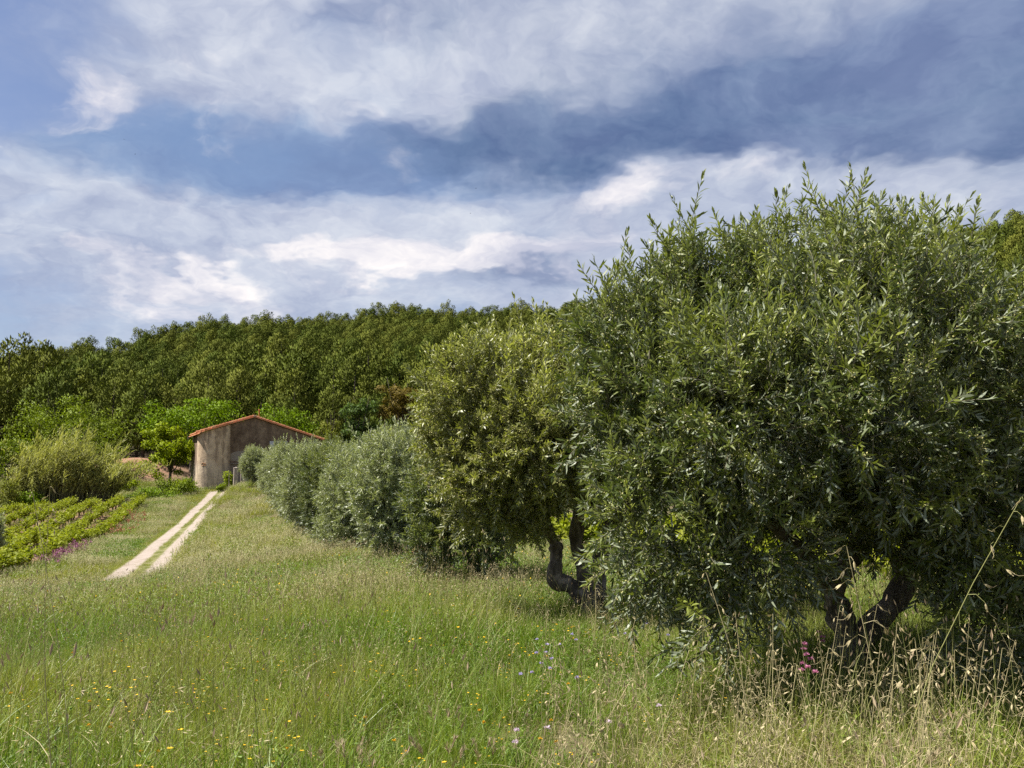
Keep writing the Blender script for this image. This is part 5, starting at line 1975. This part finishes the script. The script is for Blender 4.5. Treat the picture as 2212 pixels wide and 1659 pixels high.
# ------------------------------------------------------------------ flowers one can point to
def flower(name, label, cat, px, py, group, petal, h=.40, r=.014, heads=1):
    global rng
    keep = rng
    rng = np.random.default_rng(int(px * 7 + py))
    d = 4.0
    for _ in range(12):              # march along the view ray to where a stem of this height ends on it
        q = P(px, py, d)
        g_ = gz(q.x, d)
        e = (q.z - g_ - h)
        d += e * 2.4
        d = min(max(d, 2.5), 14)
    q = P(px, py, d)
    z0 = gz(q.x, d)
    root = empty(name, (q.x, d, z0))
    tag(root, label, cat, group)
    hh = q.z - z0
    mb = MB()
    for k in range(heads):
        o2 = np.array([rng.normal(0, .02), rng.normal(0, .02), -.03 * k]) if k else np.zeros(3)
        mb.tube([(0, 0, -.02), (.02, .01, hh * .5), (o2[0], o2[1], hh + o2[2])], [.0022, .0018, .0015], 4, cap=False)
    mb.leaves(np.stack([np.zeros(6), np.zeros(6), rng.uniform(.03, hh * .5, 6)], 1), unit(rng.normal(size=(6, 3)) + np.array([0, 0, .6])), np.tile([0, 0, 1.0], (6, 1)), .05, .012, 0)
    mb.build('stem', M['forb'], root)
    hb = MB()
    n = 46
    for k in range(heads):
        dd = rand_dirs(n); dd[:, 2] = np.abs(dd[:, 2]) * .6 + .05
        dd = unit(dd)
        c = np.array([rng.normal(0, .02), rng.normal(0, .02), hh - .03 * k]) if k else np.array([0, 0, hh])
        hb.leaves(c + dd * r * .25, dd + rng.normal(size=(n, 3)) * .15, rand_dirs(n), r * rng.uniform(.8, 1.25, n), r * .42, 0)
    hb.build('flower_head', petal, root)
    rng = keep


X8, Y8, S8 = 972, 1296, .2441
fl = [(1080, 305, 'lilac scabious upper left of the large twin one'), (1115, 355, 'widest lilac scabious of the meadow patch'), (770, 350, 'lilac scabious at the top left of the patch'), (860, 395, 'lilac scabious in the middle top of the patch'),
      (767, 470, 'lilac scabious leftmost in the patch centre'), (848, 465, 'lilac scabious right beside the leftmost centre one'), (900, 520, 'round lilac scabious at the patch centre'), (808, 563, 'small lilac scabious below the patch centre'),
      (885, 608, 'dark lilac scabious under the round centre one'), (725, 645, 'lilac and pink scabious at the lower left of the patch'), (1550, 300, 'lilac scabious below the hanging olive branch tip'), (1745, 210, 'lilac scabious close under the olive leaves'),
      (1930, 312, 'lilac scabious in the shade edge of the nearest olive'), (1125, 690, 'faint lilac scabious low right of the patch'), (970, 398, 'half hidden lilac scabious between two brighter ones'), (625, 660, 'lilac scabious beside yellow petals left of the patch')]
for x_, y_, lab in fl:
    flower('scabious', lab, 'flower', X8 + x_ * S8, Y8 + y_ * S8, 'lilac scabious flowers in the meadow', M['purple'], .38, .014)
for x_, y_, lab in [(580, 1262, 'round whitish scabious lowest at the meadow bottom'), (860, 1135, 'pinkish white scabious above the bottom edge'), (590, 1155, 'tiny pale pink scabious above the round whitish one'), (1405, 1083, 'pale pink scabious between the straw stalks'), (1850, 940, 'pale lilac scabious right of the straw oats')]:
    flower('scabious', lab, 'flower', X8 + x_ * S8, Y8 + y_ * S8, 'pale scabious flowers in the meadow', M['pale_petal'], .34, .016)
for px, py, lab, hd in [(1769, 1366, 'upper magenta pink valerian head left of the nearest olive trunk', 3), (1739, 1392, 'larger magenta pink valerian head left of the nearest olive trunk', 6), (1745, 1442, 'dim pink valerian head below the larger one', 2)]:
    flower('pink_valerian', lab, 'flower', px, py, 'pink valerians by the nearest trunk', M['pink'], .62, .016, hd)
yr = np.random.default_rng(12)
for i in range(30):
    px, py = yr.uniform(20, 1300), yr.uniform(1330, 1640)
    flower('hawkbit', ('small golden hawkbit flower in the meadow below the vineyard and track' if px < 420 else 'small golden hawkbit flower in the middle of the open meadow' if px < 850 else 'small golden hawkbit flower left of and below the lilac patch'), 'flower', px, py, 'golden hawkbits in the open meadow', M['yellow'], .27, .011)


# ------------------------------------------------------------------ birds far up
for px, py, lab in [(268, 301, 'blurred small bird before the blue patch at the upper left'), (292, 333, 'dark small bird before the white cloud tip at the left'), (1028, 407, 'small bird gliding above the middle of the sky'), (1016, 461, 'smaller bird below the one in mid sky')]:
    q = P(px, py, 140)
    root = empty('bird', tuple(q), random.uniform(0, 6))
    tag(root, lab, 'bird', 'small birds in the sky')
    mb = MB()
    mb.tube([(-.09, 0, 0), (-.05, 0, .005), (0, 0, .01), (.06, 0, 0), (.13, 0, 0)], [.008, .022, .026, .016, .004], 7)
    mb.build('body', M['dark_glass'], root)
    for s in (-1, 1):
        wb = MB()
        wb.add([(-.03, .01 * s, .01), (.03, .01 * s, .01), (.045, .12 * s, .05), (-.01, .12 * s, .05), (.07, .26 * s, .02), (-.03, .01 * s, .002), (.03, .01 * s, .002), (.045, .12 * s, .045), (-.01, .12 * s, .045)],
               [(0, 1, 2, 3), (3, 2, 4), (5, 8, 7, 6), (8, 4, 7)])
        wb.build('wing', M['dark_glass'], root)
